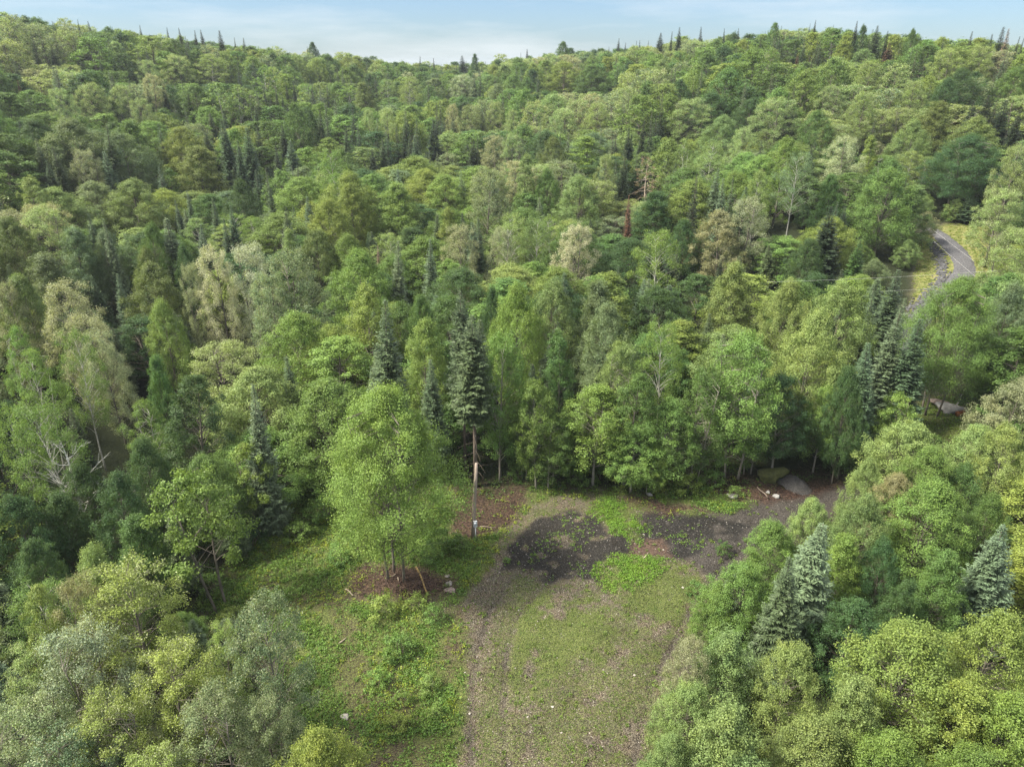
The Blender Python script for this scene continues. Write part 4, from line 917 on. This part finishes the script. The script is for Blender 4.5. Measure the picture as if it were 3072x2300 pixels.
T = Tubes(); T.add([(.24, -.16, -.1), (.24, -.16, 1.45)], [.045, .045], 8); link('ground_conduit', T.mesh('ground_conduit', M['metal']), pr)

# overhead wires
def wire(pts, label, r=.006):
    W_ = []
    for px, py, h in pts:
        x, y, hh = hit(px, py, h); W_.append(Vector((x, y, gz(x, y) + hh)))
    T = Tubes(); T.add(W_, [r] * len(W_), 5, cap=False); o_ = link('power_line', T.mesh('power_line', M['wire'])); tag(o_, label, 'power line', 'power lines across the road')
def sag(p0, p1, n=12, s=4):
    return [(p0[0] + (p1[0] - p0[0]) * i / n, p0[1] + (p1[1] - p0[1]) * i / n + s * math.sin(math.pi * i / n), p0[2] + (p1[2] - p0[2]) * i / n) for i in range(n + 1)]
wire(sag((2300, 846, 14.5), (2990, 812, 14.5)), 'long thin wire crossing above the lower road bend', .008)
wire(sag((2640, 874, 15), (2950, 853, 15), s=2), 'short faint wire just below the long one')
wire(sag((2800, 690, 11), (2925, 785, 11), s=1), 'upper of two slanting wires over the gravel road', .007)
wire(sag((2800, 722, 11), (2925, 828, 11), s=1), 'lower of two slanting wires over the gravel road')

# cabin whose roof shows between the crowns on the right
x_, y_, _ = hit(2922, 350, 5.6); cb = empty('cabin', (x_, y_, gz(x_, y_)), .35); tag(cb, 'small cabin with tan roof hidden among dark trees on the right', 'cabin')
w_ = link('wall', boxmesh('cabin_wall', 7, 5.4, 3.4, 'siding', .02), cb); w_.location = (0, 0, 1.6)
bm = bmesh.new(); vv = [bm.verts.new(c) for c in ((-4, -3.2, 3.1), (4, -3.2, 3.1), (4, 3.2, 3.1), (-4, 3.2, 3.1), (-4, 0, 5.4), (4, 0, 5.4), (-4, -3.2, 3.3), (4, -3.2, 3.3), (4, 3.2, 3.3), (-4, 3.2, 3.3), (-4, 0, 5.6), (4, 0, 5.6))]
for f_ in ((0, 1, 5, 4), (3, 4, 5, 2), (6, 10, 11, 7), (9, 8, 11, 10), (0, 6, 7, 1), (2, 8, 9, 3), (0, 4, 10, 6), (4, 3, 9, 10), (1, 7, 11, 5), (5, 11, 8, 2)): bm.faces.new([vv[i] for i in f_])
rm = bpy.data.meshes.new('cabin_roof'); bm.to_mesh(rm); bm.free(); rm.materials.append(M['shingle']); rf = link('roof', rm, cb)
ch = link('chimney', boxmesh('cabin_chimney', .7, .7, 1.6, 'rock', .02), rf); ch.location = (1.8, .9, 5.4)
for q in (-2.0, 2.0): w2 = link('window', boxmesh('cabin_window', 1.1, .1, 1.1, 'window', .01), cb); w2.location = (q, -2.73, 1.9)
dr = link('door', boxmesh('cabin_door', .95, .1, 2.0, 'deadwood', .01), cb); dr.location = (0, -2.73, 1.1)

# shrubs on the edges of the clearing
SH = [(1790, 1445, 90, 'b'), (1722, 1462, 80, 'b'), (1870, 1462, 100, 'y'), (1955, 1470, 100, 'y'), (2060, 1480, 100, 'y'), (2130, 1462, 90, 'b'), (2200, 1500, 60, 'b'), (1560, 1440, 80, 'g'),
      (880, 1490, 90, 'g'), (960, 1440, 110, 'g'), (1050, 1430, 110, 'G'), (820, 1570, 90, 'g'), (760, 1640, 90, 'G'), (640, 1800, 110, 'g'), (700, 1870, 100, 'y'), (1380, 1660, 80, 'b'), (1330, 1650, 90, 'b'),
      (1290, 1690, 90, 'b'), (1250, 1840, 100, 'y'), (1150, 1850, 100, 'y'), (1300, 1870, 80, 'b'), (1080, 1660, 110, 'y'), (1020, 1690, 90, 'b'), (1200, 1980, 110, 'b'), (1130, 2060, 90, 'b'), (1210, 2110, 60, 'b'),
      (1520, 1690, 26, 'b'), (2640, 1330, 110, 'g'), (2590, 1400, 90, 'g'), (2700, 1300, 80, 'y'), (2960, 1230, 110, 'k'), (2800, 1370, 110, 'g'), (2850, 660, 70, 'g'), (2900, 650, 70, 'o'), (2950, 660, 70, 'g'),
      (1190, 2200, 90, 'y'), (1310, 2160, 60, 'y'), (1290, 2080, 80, 'y'), (900, 1620, 110, 'b'), (980, 1560, 120, 'b'), (1180, 1620, 100, 'b'), (2090, 1790, 70, 'b'), (2170, 1660, 60, 'g'), (2000, 2080, 60, 'b')]
bk = {}
for i, (px, py, w, c) in enumerate(SH):
    x, y, _ = hit(px, py); f = project(x, y, 1)[2]; wm = w * f / FPX; P = PROTO['H'][i % 3]; r = random.Random(300 + i)
    root = empty('shrub', (x, y, gz(x, y) - .05), r.uniform(0, 6)); root.scale = (wm / 3.2, wm / 3.2, wm / 3.2 * r.uniform(.55, .8)); cc = link('crown', P[0], root); cc['leaf_tint'] = jitter_tint(c, r); link('stem', P[1], root)
    mk = min(MARK, key=lambda m: math.hypot(m[0] - px, m[1] - py)); bk.setdefault((c, where(px - mk[0], py - mk[1]), mk[2]), []).append((math.hypot(px - mk[0], py - mk[1]), root))
for (c, w, mk), L in bk.items():
    L.sort(key=lambda e: e[0])
    for i, (d, ro) in enumerate(L): tag(ro, f"{(ORD[i] + ' ') if len(L) > 1 else ''}low {CNAME[c]} shrub {w} {mk}", 'shrub', GROUPS['shrub'])

# weeds, ferns, grass: uncountable
def scatter(name, label, n, box, dens, tint, hgt, rad, nl, leaf, seed, upright=.7, m='weed'):
    r = np.random.default_rng(seed); x = r.uniform(box[0], box[1], n); y = r.uniform(box[2], box[3], n); dd = dens(x, y); kp = r.random(n) < dd; x, y = x[kp], y[kp]; n = len(x)
    z = ground(x, y); sc_ = r.uniform(.5, 1.3, n) * (.5 + .8 * fbm(x, y, 2.2, seed + 5))
    off = r.normal(size=(n, nl, 3)) * np.array([rad, rad, hgt * .3]); off[:, :, 2] = np.abs(off[:, :, 2]) + hgt * .35 * (1 - np.clip(np.hypot(off[:, :, 0], off[:, :, 1]) / (2.2 * rad), 0, 1))
    pos = np.stack([x, y, z], 1)[:, None] + off * sc_[:, None, None]; pos = pos.reshape(-1, 3)
    nr = np.array([0, 0, upright]) + r.normal(size=(n * nl, 3)) * .45
    V = leaves(pos, nr, leaf * r.uniform(.6, 1.4, n * nl), leaf * .55 * r.uniform(.6, 1.4, n * nl), r)
    o_ = link(name, mesh_quads(name, V, [M[m]])); o_['leaf_tint'] = tint; tag(o_, label, 'plants', kind='stuff'); print(name, len(V))
g_ = lambda x, y: sample(green, x, y); yd = lambda x, y: sample(yard, x, y)
clr = lambda x, y: sample(clear, x, y)
vis = lambda x, y: (np.abs(x) < .78 * y + 3)
BX = (-30, 42, 24, 72)
scatter('weeds', 'bright green leafy weeds covering the left side of the clearing', 70000, BX, lambda x, y: vis(x, y) * np.clip(g_(x, y) * 1.25 - .15, 0, 1) * (1 - yd(x, y)) * (1 - .65 * sample(soil, x, y)) * (.34 + .66 * np.clip((fbm(x, y, 2.4, 91) - .42) * 6, 0, 1)), (.090, .162, .032), .50, .17, 13, .15, 1)
scatter('ferns', 'yellow-green ferns and seedlings among the weeds', 26000, BX, lambda x, y: vis(x, y) * np.clip(clr(x, y) * 1.2 - .3, 0, 1) * (1 - yd(x, y)) * (.06 + .94 * (fbm(x, y, 3.0, 95) > .50)) * (.4 + .5 * g_(x, y)), (.17, .215, .03), .40, .16, 11, .15, 2)
scatter('undergrowth', 'dark green undergrowth at the forest edge', 30000, BX, lambda x, y: vis(x, y) * sample(forest, x, y) * (fbm(x, y, 2.6, 99) > .50) * .6, (.05, .095, .022), .55, .25, 12, .17, 3)
scatter('low_weeds', 'bright patches of low broad-leaved weeds on the gravel yard', 26000, (-2, 22, 44, 66), lambda x, y: np.clip(sample(np.maximum.reduce([poly_soft(P_[q], wx, wy, .9) for q in ('lush1', 'lush2')]), x, y) * 1.5 - .15, 0, 1) * np.clip((fbm(x, y, 1.0, 117) - .36) * 7, .04, 1), (.110, .205, .028), .26, .12, 10, .12, 4)
scatter('sparse_grass', 'sparse thin grass on the gravel yard', 75000, (-8, 30, 26, 68), lambda x, y: np.clip(g_(x, y) * 1.5 * (.2 + yd(x, y)), 0, .8) * (fbm(x, y, 1.6, 103) * 1.2) * (1 - sample(ash, x, y) * .8), (.10, .145, .036), .09, .07, 7, .075, 5)
scatter('ash_weeds', 'small seedlings sprouting through the burnt patch', 5000, (-3, 18, 46, 64), lambda x, y: sample(ash, x, y) * (fbm(x, y, 1.2, 107) > .52) * .6, (.12, .22, .035), .12, .09, 8, .09, 6)
scatter('roadside_grass', 'yellowish grass beside the gravel road', 26000, (60, 125, 70, 160), lambda x, y: inside(GRASSR, x, y) * (seg_dist(ROAD, x, y) > 1.8) * (seg_dist(DITCH, x, y) > .9) * .9, (.15, .19, .045), .25, .25, 9, .20, 7)
scatter('track_grass', 'bright grass around the boulders on the right', 14000, (30, 75, 60, 110), lambda x, y: inside(GRASSB, x, y) * .9, (.13, .21, .04), .25, .2, 9, .16, 8)

scatter('grass_tufts', 'scattered taller grass tufts on the gravel yard', 1500, (-6, 28, 26, 68), lambda x, y: yd(x, y) * (.1 + .9 * (fbm(x, y, 4.0, 141) > .5)) * (1 - sample(ash, x, y) * .6) * .8, (.11, .165, .035), .26, .11, 22, .12, 9)
scatter('dark_litter', 'dark leaf litter and bark crumbs on the gravel yard', 16000, (-6, 28, 26, 68), lambda x, y: yd(x, y) * np.clip((fbm(x, y, 2.0, 151) - .42) * 5, 0, 1), (.020, .015, .011), .02, .16, 5, .09, 10)
# pebbles, twigs, ditch stones
def many_rocks(name, label, pts, sizes, m, seed, sub=1, cat='stones'):
    V = []; F = []; protos = [rock_verts(seed + i, sub, .7) for i in range(6)]; r = np.random.default_rng(seed); b = 0
    for i, ((x, y), s_) in enumerate(zip(pts, sizes)):
        v, f = protos[i % 6]; a_ = r.uniform(0, 6.28); c_, q_ = math.cos(a_), math.sin(a_)
        v2 = v * s_ * .5 * np.array([r.uniform(.8, 1.5), 1, r.uniform(.7, 1.1)]); v2 = np.stack([v2[:, 0] * c_ - v2[:, 1] * q_, v2[:, 0] * q_ + v2[:, 1] * c_, v2[:, 2]], 1) + np.array([x, y, gz(x, y) + s_ * .15])
        V.append(v2); F += [[w + b for w in g] for g in f]; b += len(v)
    o_ = link(name, mesh_vf(name, np.concatenate(V), F, [M[m]], smooth=False)); return tag(o_, label, cat, kind='stuff')
r_ = np.random.default_rng(77); n = 6000; x = r_.uniform(-9, 30, n); y = r_.uniform(26, 66, n); kp = r_.random(n) < sample(yard, x, y) * (.35 + .65 * sample(ash, x, y) + .3 * sample(track, x, y)) * vis(x, y); x, y = x[kp], y[kp]
many_rocks('pebbles', 'small pale pebbles strewn over the gravel yard', list(zip(x, y)), r_.uniform(.03, .10, len(x)) * r_.uniform(.6, 1.2, len(x)), 'palerock', 60, sub=1)
DP = smooth_path(DITCH, .35); pts = []; szs = []
for p_ in DP:
    for _ in range(9): pts.append((p_[0] + r_.normal() * .55, p_[1] + r_.normal() * .55)); szs.append(r_.uniform(.22, .6))
many_rocks('ditch_stones', 'broken grey stones lining the ditch beside the gravel road', pts, szs, 'ditchrock', 80, sub=1)
T = Tubes(); rt = random.Random(9); k_ = 0
for q, nn in (('soil1', 420), ('soil2', 420), ('soil3', 420), ('soil5', 80), ('soil6', 120), ('soil7', 80), ('soil8', 60), ('soil4', 50), ('soil9', 60)):
    P = P_[q]; lo, hi = P.min(0), P.max(0)
    for _ in range(nn):
        x, y = rt.uniform(lo[0], hi[0]), rt.uniform(lo[1], hi[1])
        if not inside(P, np.array([x]), np.array([y]))[0]: continue
        L = rt.uniform(.25, 1.3); a_ = rt.uniform(0, 6.28); z = gz(x, y) + (.06 if q != 'soil1' else rt.uniform(.1, .6)); dz = rt.uniform(-.08, .25) * L
        T.add([(x, y, z), (x + math.cos(a_) * L * .5 + rt.uniform(-.06, .06), y + math.sin(a_) * L * .5, z + dz * .7), (x + math.cos(a_) * L, y + math.sin(a_) * L, z + dz)], [.018, .013, .006], 3, cap=False)
tag(link('twigs', T.mesh('twigs', M['twig'])), 'brown twigs and roots littering the bare soil', 'twigs', kind='stuff')

# ------------------------------------------------------------------ air
hm, nt, o = mat('haze_air'); pv = nt.nodes.new('ShaderNodeVolumePrincipled'); pv.inputs['Color'].default_value = (.80, .88, 1.0, 1); pv.inputs['Density'].default_value = .00012; pv.inputs['Anisotropy'].default_value = .2
nt.links.new(pv.outputs[0], o.inputs['Volume'])
bm = bmesh.new(); bmesh.ops.create_cube(bm, size=1); hz_ = bpy.data.meshes.new('haze'); bm.to_mesh(hz_); bm.free(); hz_.materials.append(hm)
zlo = float(gzz.min()) - 1; zhi = max(float(gzz.max()) + 22, 60.); ext = max(abs(X[0]), X[-1], abs(Y[0]), Y[-1]) + 5
ho = link('haze', hz_); ho.scale = (2 * ext, 2 * ext, zhi - zlo); ho.location = (0, 0, (zhi + zlo) / 2); tag(ho, 'thin pale summer haze over the far hills', kind='stuff')

T = Tubes(); mx0, my0, _ = hit(1215, 1755)
for _ in range(420):
    u, v = rt.gauss(0, 1.15), rt.gauss(0, .55); x, y = mx0 + u, my0 + v; z = gz(x, y) + .5 * max(0, 1 - (u / 3) ** 2 - (v / 1.4) ** 2); L = rt.uniform(.3, 1.4); a_ = rt.uniform(0, 6.28); up = rt.uniform(-.1, .6)
    T.add([(x, y, z), (x + math.cos(a_) * L * .5, y + math.sin(a_) * L * .5, z + up * L * .6 + rt.uniform(-.08, .08)), (x + math.cos(a_) * L, y + math.sin(a_) * L, z + up * L)], [.024, .016, .006], 3, cap=False)
tag(link('brushwood', T.mesh('brushwood', M['twig'])), 'tangle of brown brushwood on the root mound', 'brushwood', kind='stuff')
